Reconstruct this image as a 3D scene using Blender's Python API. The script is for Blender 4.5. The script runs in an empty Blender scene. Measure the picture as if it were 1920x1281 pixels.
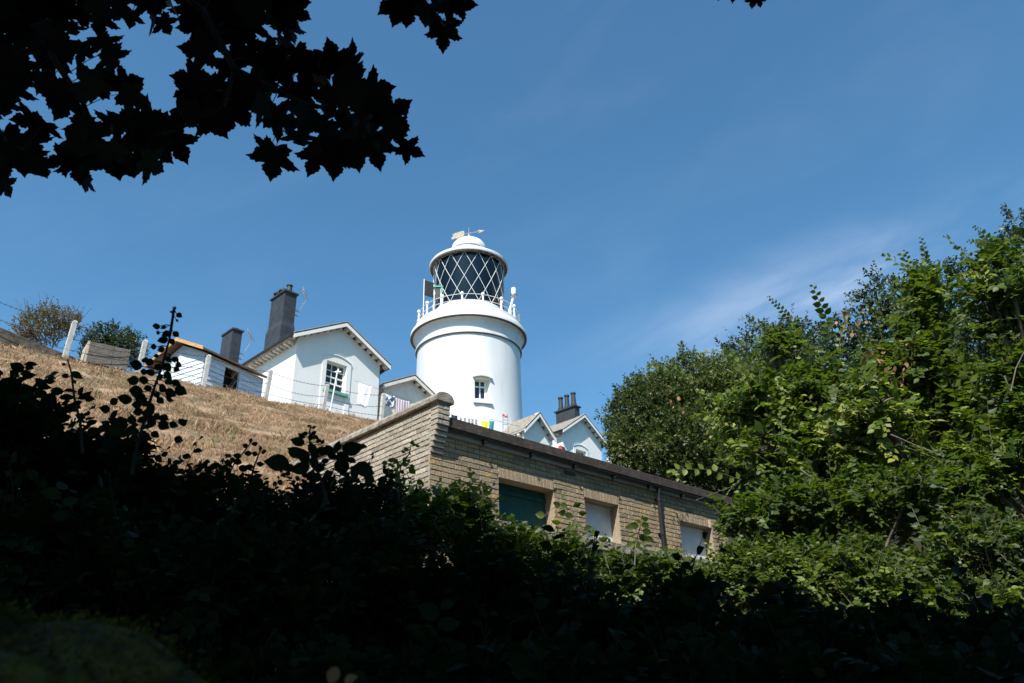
import bpy, math, random
import numpy as np
from math import radians, sin, cos, pi
rng = np.random.default_rng(7); random.seed(7)
S = bpy.context.scene; COL = S.collection
A = np.array

# ------------------------------------------------------------------ camera
F_PX = 1493.3; PITCH = radians(26); ROLL = radians(-1.5)
_R0, _U0, FWD = A([1, 0, 0.]), A([0, -sin(PITCH), cos(PITCH)]), A([0, cos(PITCH), sin(PITCH)])
CR = cos(ROLL)*_R0 + sin(ROLL)*_U0; CU = -sin(ROLL)*_R0 + cos(ROLL)*_U0; EYE = A([0, 0, 1.6])
from mathutils import Matrix
cam = bpy.data.cameras.new("camera"); cam.lens = 28.0; cam.sensor_width = 36
cam.clip_start = 0.05; cam.clip_end = 3000
cam.dof.use_dof = True; cam.dof.focus_distance = 26; cam.dof.aperture_fstop = 9
camo = bpy.data.objects.new("camera", cam); COL.objects.link(camo); S.camera = camo
mw = Matrix.Identity(4)
for i in range(3):
    mw[i][0], mw[i][1], mw[i][2], mw[i][3] = CR[i], CU[i], -FWD[i], EYE[i]
camo.matrix_world = mw

def ray(x, y): return FWD + CR*(x-960)/F_PX + CU*(640.5-y)/F_PX
def at(x, y, Y):                                   # point seen at photo pixel x,y standing Y metres in front
    d = ray(x, y); return EYE + d*(Y/d[1])
def head(deg): return A([sin(radians(deg)), cos(radians(deg))])

# ------------------------------------------------------------------ light
SUN_EL = radians(52); SUN_DIRH = A([-0.319, -0.948])
sv = A([SUN_DIRH[0]*cos(SUN_EL), SUN_DIRH[1]*cos(SUN_EL), sin(SUN_EL)])
w = bpy.data.worlds.new("World"); S.world = w; w.use_nodes = True
nt = w.node_tree; nd = nt.nodes; lk = nt.links
bg = nd["Background"]; sky = nd.new("ShaderNodeTexSky"); sky.sky_type = 'NISHITA'; sky.sun_disc = False
sky.sun_elevation = SUN_EL; sky.sun_rotation = math.atan2(sv[0], sv[1]); sky.altitude = 50
sky.air_density = 1.0; sky.dust_density = 0.9; sky.ozone_density = 1.6
bg.inputs[1].default_value = 0.108
# thin cirrus: a band of streaks across the right of the sky
tc = nd.new("ShaderNodeTexCoord")
c0, c1 = ray(1150, 720), ray(1900, 400); c0 /= np.linalg.norm(c0); c1 /= np.linalg.norm(c1)
bn = np.cross(c0, c1); bn /= np.linalg.norm(bn); bt = c1-c0; bt /= np.linalg.norm(bt)
def vdot(v):
    n = nd.new("ShaderNodeVectorMath"); n.operation = 'DOT_PRODUCT'; n.inputs[1].default_value = tuple(v)
    lk.new(tc.outputs['Generated'], n.inputs[0]); return n.outputs['Value']
def mth(op, a, b=None, clamp=False):
    n = nd.new("ShaderNodeMath"); n.operation = op; n.use_clamp = clamp
    for i, q in enumerate((a, b)):
        if q is None: continue
        if isinstance(q, (int, float)): n.inputs[i].default_value = q
        else: lk.new(q, n.inputs[i])
    return n.outputs[0]
dn, dt = vdot(bn), vdot(bt)
bx = np.cross(bn, bt)
cmb = nd.new("ShaderNodeCombineXYZ")
lk.new(mth('MULTIPLY', dn, 5.5), cmb.inputs[0]); lk.new(mth('MULTIPLY', dt, 2.2), cmb.inputs[1]); lk.new(mth('MULTIPLY', vdot(bx), 2.0), cmb.inputs[2])
nz = nd.new("ShaderNodeTexNoise"); nz.inputs['Scale'].default_value = 1.6; nz.inputs['Detail'].default_value = 9; nz.inputs['Roughness'].default_value = .55
nz.inputs['Distortion'].default_value = .5; lk.new(cmb.outputs[0], nz.inputs['Vector'])
def mrange(v, a, b, c=0., d=1.):
    n = nd.new("ShaderNodeMapRange"); n.interpolation_type = 'SMOOTHSTEP'
    for i, q in zip((1, 2, 3, 4), (a, b, c, d)): n.inputs[i].default_value = q
    lk.new(v, n.inputs[0]); return n.outputs[0]
band = mrange(mth('ABSOLUTE', mth('ADD', dn, -0.015)), 0.0, 0.11, 1, 0)
side = mrange(dt, float(np.dot(c0, bt))-.10, float(np.dot(c0, bt))+.22, 0, 1)
fade = mrange(dt, float(np.dot(ray(1560, 520)/np.linalg.norm(ray(1560, 520)), bt)), float(np.dot(ray(1880, 420)/np.linalg.norm(ray(1880, 420)), bt)), 1, .3)
cl1 = mth('MULTIPLY', mth('MULTIPLY', fade, mth('MULTIPLY', mrange(nz.outputs[0], .32, .74), band)), side)
cl2 = mth('MULTIPLY', mrange(nz.outputs[0], .45, .95), 0.10)
cl = mth('ADD', mth('MULTIPLY', cl1, .55), mth('MULTIPLY', cl2, .5), True)
tintn = nd.new("ShaderNodeMix"); tintn.data_type = 'RGBA'; tintn.blend_type = 'MULTIPLY'; tintn.inputs['Factor'].default_value = 1
tintn.inputs['B'].default_value = (0.56, 0.96, 1.08, 1)
lk.new(sky.outputs[0], tintn.inputs['A'])
mx = nd.new("ShaderNodeMix"); mx.data_type = 'RGBA'; mx.inputs['B'].default_value = (5.4, 6.0, 7.2, 1)
lk.new(cl, mx.inputs['Factor']); lk.new(tintn.outputs['Result'], mx.inputs['A'])
lk.new(mx.outputs['Result'], bg.inputs[0])
sun = bpy.data.lights.new("sun", 'SUN'); sun.energy = 5.0; sun.angle = radians(.53); sun.color = (1, .955, .88)
suno = bpy.data.objects.new("sun", sun); COL.objects.link(suno)
from mathutils import Vector
suno.rotation_euler = Vector(tuple(-sv)).to_track_quat('-Z', 'Y').to_euler()
S.view_settings.view_transform = 'Standard'; S.view_settings.look = 'None'
S.view_settings.exposure = 0.64; S.view_settings.gamma = 1
S.cycles.max_bounces = 6; S.cycles.transparent_max_bounces = 8

# ------------------------------------------------------------------ materials
MATS = {}
def pr(name):
    m = bpy.data.materials.new(name); m.use_nodes = True; MATS[name] = m
    return m, m.node_tree.nodes, m.node_tree.links, m.node_tree.nodes['Principled BSDF']
def mat(name, c1, c2=None, scale=4., rough=.7, bump=0., bscale=None, stretch=(1, 1, 1), spec=.3, metal=0., lo=.35, hi=.65, c3=None):
    m, n, l, b = pr(name)
    b.inputs['Roughness'].default_value = rough; b.inputs['Specular IOR Level'].default_value = spec; b.inputs['Metallic'].default_value = metal
    t = n.new("ShaderNodeTexCoord"); mp = n.new("ShaderNodeMapping"); mp.inputs['Scale'].default_value = stretch
    l.new(t.outputs['Object'], mp.inputs[0])
    a = n.new("ShaderNodeTexNoise"); a.inputs['Scale'].default_value = scale; a.inputs['Detail'].default_value = 8; a.inputs['Roughness'].default_value = .6
    l.new(mp.outputs[0], a.inputs['Vector'])
    r = n.new("ShaderNodeValToRGB"); e = r.color_ramp.elements
    e[0].position = lo; e[1].position = hi; e[0].color = (*c1, 1); e[1].color = (*(c2 or c1), 1)
    if c3: q = e.new((lo+hi)/2); q.color = (*c3, 1)
    l.new(a.outputs[0], r.inputs[0]); l.new(r.outputs[0], b.inputs['Base Color'])
    if bump:
        a2 = n.new("ShaderNodeTexNoise"); a2.inputs['Scale'].default_value = bscale or scale*4; a2.inputs['Detail'].default_value = 6
        l.new(mp.outputs[0], a2.inputs['Vector'])
        bp = n.new("ShaderNodeBump"); bp.inputs['Strength'].default_value = bump; bp.inputs['Distance'].default_value = .02
        l.new(a2.outputs[0], bp.inputs['Height']); l.new(bp.outputs[0], b.inputs['Normal'])
    return m
def tintmat(name, stops, rough=.5, spec=.35, transl=0., tcol=(.2, .4, .03), noise=0., nscale=30, bump=0.):
    """colour picked by the per-face 'tint' value each leaf, blade or brick was given"""
    m, n, l, b = pr(name)
    b.inputs['Roughness'].default_value = rough; b.inputs['Specular IOR Level'].default_value = spec
    at_ = n.new("ShaderNodeAttribute"); at_.attribute_name = 'tint'
    r = n.new("ShaderNodeValToRGB"); e = r.color_ramp.elements
    e[0].position, e[0].color = stops[0][0], (*stops[0][1], 1); e[1].position, e[1].color = stops[-1][0], (*stops[-1][1], 1)
    for p, c in stops[1:-1]: q = e.new(p); q.color = (*c, 1)
    l.new(at_.outputs['Fac'], r.inputs[0]); out = r.outputs[0]
    if noise or bump:
        t = n.new("ShaderNodeTexCoord"); a = n.new("ShaderNodeTexNoise"); a.inputs['Scale'].default_value = nscale; a.inputs['Detail'].default_value = 6
        l.new(t.outputs['Object'], a.inputs['Vector'])
        if noise:
            mr = n.new("ShaderNodeMapRange"); mr.inputs[1].default_value = .3; mr.inputs[2].default_value = .7; mr.inputs[3].default_value = 1-noise; mr.inputs[4].default_value = 1+noise
            l.new(a.outputs[0], mr.inputs[0]); hs = n.new("ShaderNodeVectorMath"); hs.operation = 'SCALE'
            l.new(out, hs.inputs[0]); l.new(mr.outputs[0], hs.inputs['Scale']); out = hs.outputs[0]
        if bump:
            bp = n.new("ShaderNodeBump"); bp.inputs['Strength'].default_value = bump; bp.inputs['Distance'].default_value = .01
            l.new(a.outputs[0], bp.inputs['Height']); l.new(bp.outputs[0], b.inputs['Normal'])
    l.new(out, b.inputs['Base Color'])
    if transl:
        tr = n.new("ShaderNodeBsdfTranslucent"); tr.inputs[0].default_value = (*tcol, 1)
        ms = n.new("ShaderNodeMixShader"); ms.inputs[0].default_value = transl
        l.new(b.outputs[0], ms.inputs[1]); l.new(tr.outputs[0], ms.inputs[2]); l.new(ms.outputs[0], n['Material Output'].inputs['Surface'])
    return m
m_white = mat('white_paint', (.72, .71, .68), (.79, .78, .75), 1.3, .55, .12, 9, (1, 1, .35), .3, lo=.3, hi=.6)
m_tower = mat('tower_paint', (.56, .565, .57), (.69, .69, .69), 1.1, .45, .15, 9, (1, 1, .16), .4, lo=.27, hi=.52)
m_dirty = mat('weathered_white', (.42, .39, .34), (.75, .73, .69), 3, .7, .1, 12, (1, 1, .4), lo=.35, hi=.6)
m_soffit = mat('stained_soffit', (.30, .27, .23), (.56, .53, .48), 4, .8, .1, 12)
m_greypaint = mat('grey_chimney_paint', (.024, .028, .035), (.046, .051, .060), 3, .6, .25, 14, spec=.35)
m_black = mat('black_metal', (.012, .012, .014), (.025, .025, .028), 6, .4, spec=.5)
m_teal = mat('teal_paint', (.10, .30, .25), (.15, .38, .31), 5, .6)
m_slate = mat('slate_tiles', (.10, .085, .075), (.20, .17, .15), 7, .7, .3, 20)
m_tan = mat('tan_tiles', (.17, .15, .125), (.28, .25, .215), 6, .8, .4, 16, (1, 1, 1))
m_verge = mat('verge_tiles', (.30, .22, .16), (.50, .40, .32), 6, .8, .2)
m_pane = mat('dark_pane', (.012, .015, .022), (.02, .024, .032), 2, .08, spec=.6)
m_conc = mat('concrete_post', (.42, .40, .36), (.60, .58, .54), 9, .85, .3, 40)
m_wire = mat('rusty_wire', (.05, .04, .035), (.09, .07, .06), 30, .6, metal=.3)
m_slab = mat('dark_roof_edge', (.035, .028, .024), (.095, .080, .070), 7, .8, .35, 30, lo=.3, hi=.75, c3=(.06, .048, .04))
m_beam = mat('grey_fascia', (.26, .27, .27), (.36, .37, .37), 5, .6, .1)
m_stone = mat('concrete_coping', (.17, .145, .12), (.36, .32, .265), 9, .9, .8, 45, c3=(.27, .235, .19))
m_lintel = mat('concrete_lintel', (.30, .24, .17), (.48, .40, .29), 16, .9, .5, 40, (3, 3, .5))
m_mortar = mat('eroded_mortar', (.26, .21, .145), (.42, .34, .24), 30, .95, .5, 80)
m_green = mat('green_board', (.004, .045, .045), (.008, .075, .068), 6, .5, .1)
m_board = mat('white_board', (.55, .57, .60), (.68, .70, .72), 4, .5)
m_bark = mat('grey_bark', (.075, .06, .045), (.19, .165, .13), 8, .9, .6, 30, (1, 1, .3))
m_darkbark = mat('dark_bark', (.006, .005, .004), (.018, .015, .012), 8, .9, .5, 30, (1, 1, .3))
m_wood = mat('new_timber', (.42, .22, .09), (.60, .36, .17), 5, .7, .15, 20, (1, 1, 6))
m_brwood = mat('brown_timber', (.14, .075, .04), (.25, .15, .085), 5, .75, .2, 20, (1, 1, 6))
m_oldwood = mat('old_sleeper', (.10, .085, .07), (.20, .175, .145), 5, .9, .5, 30, (1, 1, 5))
m_palewood = mat('pale_timber', (.42, .34, .25), (.55, .46, .36), 5, .8, .2)
m_darkwall = mat('dark_stone', (.03, .025, .02), (.11, .09, .07), 5, .95, .8, 20)
m_shed = mat('shed_white_boards', (.50, .55, .62), (.72, .75, .80), 4, .7, .15, 20, (1, 1, 4))
m_panel = mat('dark_panel', (.03, .032, .035), (.05, .05, .055), 5, .6)
m_ltgrey = mat('aluminium', (.20, .205, .21), (.32, .325, .33), 8, .35, metal=.6)
m_brass = mat('weathered_gilt', (.30, .25, .19), (.46, .41, .34), 12, .6)
m_under = mat('dark_underside', (.10, .09, .08), (.20, .18, .155), 5, .9)  # dark tone of the rings under eave, gallery lip and string course
m_blind = mat('lantern_blind', (.016, .022, .032), (.028, .037, .052), 2.5, .28, 0, 8, (1, 1, .15), .5)
MBRICK = tintmat('old_brick', [(0, (.40, .325, .23)), (.25, (.53, .43, .30)), (.5, (.62, .50, .34)), (.72, (.68, .53, .32)), (.85, (.74, .54, .24)), (1, (.50, .46, .40))], .92, .2, noise=.28, nscale=38, bump=.45)
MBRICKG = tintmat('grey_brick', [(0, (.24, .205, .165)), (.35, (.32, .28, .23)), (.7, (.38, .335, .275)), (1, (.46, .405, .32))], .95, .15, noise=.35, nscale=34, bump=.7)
m_glass, n_, l_, b_ = pr('lantern_glass')
tr_ = n_.new("ShaderNodeBsdfTransparent"); gl_ = n_.new("ShaderNodeBsdfGlossy"); gl_.inputs['Roughness'].default_value = .03
lw_ = n_.new("ShaderNodeFresnel"); lw_.inputs[0].default_value = 1.5; ms_ = n_.new("ShaderNodeMixShader")
tr_.inputs[0].default_value = (.85, .9, .92, 1)
l_.new(lw_.outputs[0], ms_.inputs[0]); l_.new(tr_.outputs[0], ms_.inputs[1]); l_.new(gl_.outputs[0], ms_.inputs[2]); l_.new(ms_.outputs[0], n_['Material Output'].inputs['Surface'])

G_FAR = tintmat('leaf_far', [(0, (.036, .046, .009)), (.5, (.070, .082, .016)), (.85, (.115, .120, .028)), (1, (.13, .12, .045))], .5, .4, .28, (.10, .19, .02))
G_DARKT = tintmat('leaf_evergreen', [(0, (.012, .026, .009)), (.6, (.026, .048, .016)), (1, (.05, .075, .025))], .45, .4, .15, (.06, .13, .02))
G_ELM = tintmat('leaf_elm', [(0, (.012, .026, .004)), (.4, (.044, .074, .007)), (.78, (.108, .155, .017)), (.93, (.15, .19, .034)), (.985, (.30, .30, .05)), (1, (.30, .16, .08))], .5, .3, .28, (.17, .27, .012))
G_BRAM = tintmat('leaf_bramble', [(0, (.013, .028, .005)), (.5, (.036, .060, .008)), (.85, (.080, .118, .016)), (.96, (.13, .17, .025)), (1, (.26, .24, .05))], .5, .3, .28, (.17, .27, .012))
G_DARK = tintmat('leaf_shade', [(0, (.0035, .008, .0025)), (.6, (.006, .013, .004)), (1, (.012, .024, .006))], .6, .06, .06, (.04, .10, .01))  # leaf green darkened so the foreground shade sits in the colour
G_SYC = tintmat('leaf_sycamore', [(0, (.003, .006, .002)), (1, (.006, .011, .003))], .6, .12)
G_BROWN = tintmat('leaf_autumn', [(0, (.10, .07, .03)), (.4, (.12, .11, .03)), (.7, (.17, .10, .05)), (1, (.22, .11, .07))], .6, .3, .2, (.2, .18, .03))
G_DEAD = tintmat('leaf_dead', [(0, (.20, .10, .05)), (1, (.38, .21, .12))], .7, .2, .2, (.3, .15, .06))
G_GRASS = tintmat('dry_grass', [(0, (.12, .08, .048)), (.3, (.27, .17, .098)), (.65, (.43, .275, .16)), (.9, (.60, .43, .28)), (.94, (.12, .15, .04)), (1, (.10, .15, .035))], .8, .2, .2, (.3, .2, .1))
m_moss = mat('moss', (.022, .020, .004), (.085, .078, .010), 30, .95, 1., 90, lo=.42, hi=.58)

# ------------------------------------------------------------------ building helpers
def tag(o, label=None, cat=None, group=None, kind=None):
    for k, v in (('label', label), ('category', cat), ('group', group), ('kind', kind)):
        if v: o[k] = v
    return o
def empty(name, loc, rz=0, **k):
    o = bpy.data.objects.new(name, None); COL.objects.link(o); o.location = tuple(float(v) for v in loc); o.rotation_euler = (0, 0, rz)
    o.empty_display_size = .3
    return tag(o, **k)
def np_mesh(name, V, Fc, m, parent=None, tint=None, smooth=False):
    V = np.asarray(V, np.float32); Fc = np.asarray(Fc, np.int32); k = Fc.shape[1]
    me = bpy.data.meshes.new(name); me.vertices.add(len(V)); me.vertices.foreach_set('co', V.ravel())
    me.loops.add(Fc.size); me.loops.foreach_set('vertex_index', Fc.ravel()); me.polygons.add(len(Fc))
    me.polygons.foreach_set('loop_start', np.arange(0, Fc.size, k, dtype=np.int32)); me.polygons.foreach_set('loop_total', np.full(len(Fc), k, np.int32))
    if smooth: me.polygons.foreach_set('use_smooth', np.ones(len(Fc), bool))
    if tint is not None:
        a = me.attributes.new('tint', 'FLOAT', 'FACE'); a.data.foreach_set('value', np.asarray(tint, np.float32))
    me.update(); me.materials.append(m)
    o = bpy.data.objects.new(name, me); COL.objects.link(o)
    if parent: o.parent = parent
    return o
class MB:
    def __init__(s): s.v = []; s.f = []; s.t = []
    def add(s, vs, fs, tint=0.):
        b = len(s.v); s.v += [tuple(map(float, q)) for q in vs]; s.f += [tuple(i+b for i in f) for f in fs]; s.t += [tint]*len(fs); return s
    def box(s, x0, x1, y0, y1, z0, z1, tint=0.):
        v = [(x, y, z) for z in (z0, z1) for y in (y0, y1) for x in (x0, x1)]
        return s.add(v, [(0, 2, 3, 1), (4, 5, 7, 6), (0, 1, 5, 4), (1, 3, 7, 5), (3, 2, 6, 7), (2, 0, 4, 6)], tint)
    def tube(s, pts, r, n=8, r1=None, cap=True):
        pts = [np.asarray(p, float) for p in pts]; m = len(pts); rings = []
        for i, p in enumerate(pts):
            t = pts[min(i+1, m-1)]-pts[max(i-1, 0)]; t = t/(np.linalg.norm(t)+1e-9)
            a = np.cross(t, (0, 0, 1)) if abs(t[2]) < .95 else np.cross(t, (1, 0, 0)); a /= np.linalg.norm(a); b = np.cross(t, a)
            rr = r if r1 is None else r+(r1-r)*i/(m-1)
            rings.append([p+rr*(cos(2*pi*k/n)*a+sin(2*pi*k/n)*b) for k in range(n)])
        v = [q for rg in rings for q in rg]
        f = [(i*n+k, i*n+(k+1) % n, (i+1)*n+(k+1) % n, (i+1)*n+k) for i in range(m-1) for k in range(n)]
        if cap: f += [tuple(range(n)), tuple(range((m-1)*n, m*n))[::-1]]
        return s.add(v, f)
    def lathe(s, prof, n=96, cx=0, cy=0, a0=0, a1=2*pi):
        full = abs(a1-a0-2*pi) < 1e-6; cols = n if full else n+1
        v = [(cx+r*cos(a0+(a1-a0)*k/n), cy+r*sin(a0+(a1-a0)*k/n), z) for r, z in prof for k in range(cols)]
        f = []
        for i in range(len(prof)-1):
            for k in range(n):
                k2 = (k+1) % cols; f.append((i*cols+k, i*cols+k2, (i+1)*cols+k2, (i+1)*cols+k))
        return s.add(v, f)
    def prism(s, poly, y0, y1):                       # polygon in x,z pushed along y
        n = len(poly); v = [(x, y0, z) for x, z in poly]+[(x, y1, z) for x, z in poly]
        return s.add(v, [tuple(range(n)), tuple(range(n, 2*n))[::-1]]+[(i, i+n, (i+1) % n+n, (i+1) % n) for i in range(n)])
    def build(s, name, m, parent=None, smooth=False, loc=None, rz=0, bevel=0):
        me = bpy.data.meshes.new(name); me.from_pydata(s.v, [], s.f); me.update(); me.materials.append(m)
        import bmesh
        bm = bmesh.new(); bm.from_mesh(me)
        bmesh.ops.recalc_face_normals(bm, faces=bm.faces); bm.to_mesh(me); bm.free()
        if any(s.t):
            a = me.attributes.new('tint', 'FLOAT', 'FACE'); a.data.foreach_set('value', np.asarray(s.t, np.float32))
        if smooth:
            me.polygons.foreach_set('use_smooth', np.ones(len(me.polygons), bool))
            me.set_sharp_from_angle(angle=radians(35))
        o = bpy.data.objects.new(name, me); COL.objects.link(o)
        if parent: o.parent = parent
        if loc is not None: o.location = tuple(float(q) for q in loc)
        if rz: o.rotation_euler = (0, 0, rz)
        if bevel:
            b = o.modifiers.new('bevel', 'BEVEL'); b.width = bevel; b.segments = 2; b.limit_method = 'ANGLE'
        return o
def holed_wall(mb, x0, x1, z0, z1, y0, y1, holes):
    xs = sorted({x0, x1, *[h[0] for h in holes], *[h[1] for h in holes]}); zs = sorted({z0, z1, *[h[2] for h in holes], *[h[3] for h in holes]})
    sol = lambda i, j: 0 <= i < len(xs)-1 and 0 <= j < len(zs)-1 and not any(h[0] <= (xs[i]+xs[i+1])/2 <= h[1] and h[2] <= (zs[j]+zs[j+1])/2 <= h[3] for h in holes)
    for i in range(len(xs)-1):
        for j in range(len(zs)-1):
            if not sol(i, j): continue
            a, b, c, d = xs[i], xs[i+1], zs[j], zs[j+1]
            for y in (y0, y1): mb.add([(a, y, c), (b, y, c), (b, y, d), (a, y, d)], [(0, 1, 2, 3)])
            if not sol(i-1, j): mb.add([(a, y0, c), (a, y1, c), (a, y1, d), (a, y0, d)], [(0, 1, 2, 3)])
            if not sol(i+1, j): mb.add([(b, y0, c), (b, y1, c), (b, y1, d), (b, y0, d)], [(0, 1, 2, 3)])
            if not sol(i, j-1): mb.add([(a, y0, c), (b, y0, c), (b, y1, c), (a, y1, c)], [(0, 1, 2, 3)])
            if not sol(i, j+1): mb.add([(a, y0, d), (b, y0, d), (b, y1, d), (a, y1, d)], [(0, 1, 2, 3)])

# ------------------------------------------------------------------ terrain
def sstep(t): t = np.clip(t, 0, 1); return t*t*(3-2*t)
def H(x, y, rough=True):
    x = np.asarray(x, float); y = np.asarray(y, float)
    d = (x+5.5)*.586-(y-28.)*.81
    bank = 12.25-.51*np.where(d > -1.2, (d+np.sqrt(d*d+.7))/2-.1, 0)
    bank = np.where(d <= -1.2, 12.25, bank)
    q = sstep((x-5)/4.); flat = np.minimum(bank, .30*y+.9)*(1-q)+(.36*(y-6)+1.1+.10*(x-4))*q
    t = sstep((x+.165*y)/(.07*np.maximum(y, 1)+.01))
    z = bank*(1-t)+flat*t
    z = np.minimum(z, 12.25+4*sstep((x-12)/12.)*sstep((y-15)/20.)); z = np.maximum(z, -.3)
    z = (z+np.sqrt(z*z+.2))/2*np.where(y > -50, 1, 1)
    if rough:
        z = z+.045*np.sin(x*1.7+y*.6)*np.sin(y*1.3-x*.4)+.015*np.sin(x*4.1+1+y)*np.sin(y*2.7+2)
    return z
gx = np.concatenate([-np.geomspace(600, 30, 14), np.arange(-28, 28, .3), np.geomspace(29, 600, 14)])
gy = np.concatenate([-np.geomspace(600, 22, 12), np.arange(-20, 48, .3), np.geomspace(49, 900, 16)])
XX, YY = np.meshgrid(gx, gy); ZZ = H(XX, YY)
nx, ny = len(gx), len(gy); ii, jj = np.meshgrid(np.arange(nx-1), np.arange(ny-1)); q0 = (jj*nx+ii).ravel()
m_ground = mat('dry_ground', (.09, .07, .05), (.30, .205, .125), 1.4, .95, 1., 14, lo=.36, hi=.60, c3=(.20, .14, .088))
gn, gl_ = m_ground.node_tree.nodes, m_ground.node_tree.links            # leaf mould under the trees and bushes, dry turf on the bank
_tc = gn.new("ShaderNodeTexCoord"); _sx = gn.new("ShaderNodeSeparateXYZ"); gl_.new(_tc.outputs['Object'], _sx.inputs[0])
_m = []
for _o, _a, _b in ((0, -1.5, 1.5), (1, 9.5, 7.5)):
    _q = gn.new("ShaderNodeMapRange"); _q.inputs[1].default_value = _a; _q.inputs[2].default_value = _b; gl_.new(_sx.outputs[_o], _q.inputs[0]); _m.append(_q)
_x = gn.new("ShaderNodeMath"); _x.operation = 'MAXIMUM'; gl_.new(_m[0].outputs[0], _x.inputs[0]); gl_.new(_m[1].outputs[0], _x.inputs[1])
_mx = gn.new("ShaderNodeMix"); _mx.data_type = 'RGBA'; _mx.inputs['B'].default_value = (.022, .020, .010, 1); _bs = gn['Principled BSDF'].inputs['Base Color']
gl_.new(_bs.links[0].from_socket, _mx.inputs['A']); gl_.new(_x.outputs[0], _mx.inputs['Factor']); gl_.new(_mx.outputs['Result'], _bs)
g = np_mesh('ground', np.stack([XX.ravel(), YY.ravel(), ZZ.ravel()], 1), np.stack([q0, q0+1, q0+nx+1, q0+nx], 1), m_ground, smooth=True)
tag(g, 'bare dry earth bank rising to the lighthouse', kind='structure'); g['category'] = 'ground'

def blades(cx, cy, n, h, wd, tint, spread=.06, lean=.5):
    """n grass blades round each root"""
    m = len(cx)*n; x = np.repeat(cx, n)+rng.normal(0, spread, m); y = np.repeat(cy, n)+rng.normal(0, spread, m)
    z = H(x, y)-.01; a = rng.uniform(0, 2*pi, m); hh = np.repeat(h, n)*rng.uniform(.5, 1.2, m); la = rng.uniform(0, 2*pi, m); ll = hh*rng.uniform(.1, 1, m)*lean*1.6
    ww = wd*rng.uniform(.6, 1.4, m); dx, dy = np.cos(a)*ww, np.sin(a)*ww
    V = np.empty((m, 4, 3)); V[:, 0] = np.stack([x-dx, y-dy, z], 1); V[:, 1] = np.stack([x+dx, y+dy, z], 1)
    V[:, 2] = np.stack([x+dx*.6+np.cos(la)*ll*.45, y+dy*.6+np.sin(la)*ll*.45, z+hh*.65], 1); V[:, 3] = np.stack([x+np.cos(la)*ll, y+np.sin(la)*ll, z+hh*.9], 1)
    return V.reshape(-1, 3), np.arange(m*4).reshape(m, 4), np.clip(np.repeat(tint, n)+rng.normal(0, .1, m), 0, 1)
def nf(x, y, s, ph=0.):
    return (np.sin(x*s+ph)*np.sin(y*s*1.1+2*ph)+.6*np.sin((x+y)*s*1.9+ph*3)*np.sin((x-y)*s*1.6+1.3)+.4*np.sin(x*s*4.3-y*s*2.2+ph))/2
n = 42000
yy = rng.uniform(8.5, 29, n); xx = rng.uniform(-1.02, -.12, n)*yy*.78
k = (H(xx, yy, False) < 12.3); xx, yy = xx[k], yy[k]
pt = nf(xx, yy, 1.9, .4); keep = rng.random(len(xx)) < np.clip(.85+pt*1.1+.5*nf(xx, yy, 4.3, 1.2), .12, 1); xx, yy, pt = xx[keep], yy[keep], pt[keep]
tn = np.clip(.42+.22*nf(xx, yy, 3.3, 2)+.28*nf(xx, yy, .9, 1.1)+rng.normal(0, .10, len(xx)), 0, .89); gr = (nf(xx, yy, 2.6, 4) > .55) & (rng.random(len(xx)) < .55); tn[gr] = .99
V, Fc, T = blades(xx, yy, 9, (.045+.045*np.clip(pt+.3, 0, 1))*np.exp(rng.normal(0, .35, len(xx))), .0028, tn, .05, .6)
T = np.where(np.repeat(gr, 9), .99, np.minimum(T, .9))
kx = rng.integers(0, len(xx), 1500); wx, wy = xx[kx], yy[kx]; V3, F3, T3 = blades(wx, wy, 7, rng.uniform(.10, .24, len(wx)), .0025, np.where(rng.random(len(wx)) < .22, .97, .62), .035, .35)
V, Fc, T = np.concatenate([V, V3]), np.concatenate([Fc, F3+len(V)]), np.concatenate([T, T3])
tag(np_mesh('grass', V, Fc, G_GRASS, tint=T), 'parched straw coloured grass on the bank', kind='stuff')

# ------------------------------------------------------------------ foliage
def unit(v): return v/(np.linalg.norm(v, axis=-1, keepdims=True)+1e-9)
def t_kite():
    return A([(0, 0, 0), (.30, .42, .06), (0, 1, -.05), (0, .45, -.03), (-.30, .42, .06)]), A([(0, 1, 2, 3), (0, 3, 2, 4)])
def t_ovate():
    o = [(0, 0, 0), (.20, .10, .03), (.34, .30, .07), (.36, .50, .08), (.26, .72, .05), (.10, .90, 0), (0, 1.03, -.06)]
    sp = [(0, 0, 0), (0, .1, 0), (0, .3, -.02), (0, .5, -.02), (0, .72, -.03), (0, .9, -.04), (0, 1.03, -.06)]
    V = o+sp[1:6]+[(-x, y, z) for x, y, z in o[1:6]]      # 0-6 right, 7-11 spine, 12-16 left
    f = [(0, 1, 7, 7)]
    R = [0, 1, 2, 3, 4, 5, 6]; Sx = [0, 7, 8, 9, 10, 11, 6]; L = [0, 12, 13, 14, 15, 16, 6]
    f = []
    for i in range(6):
        f.append((R[i], R[i+1], Sx[i+1], Sx[i])); f.append((Sx[i], Sx[i+1], L[i+1], L[i]))
    f = [tuple(q) for q in f]
    # collapse degenerate ends by nudging duplicates to valid quads
    V = [list(v) for v in V]; out = []
    for q in f:
        if len(set(q)) == 4: out.append(q)
        else:
            u = list(dict.fromkeys(q)); V.append([(V[u[0]][c]+V[u[1]][c])/2 for c in range(3)]); out.append((u[0], len(V)-1, u[1], u[2]))
    return A(V), A(out)
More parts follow.
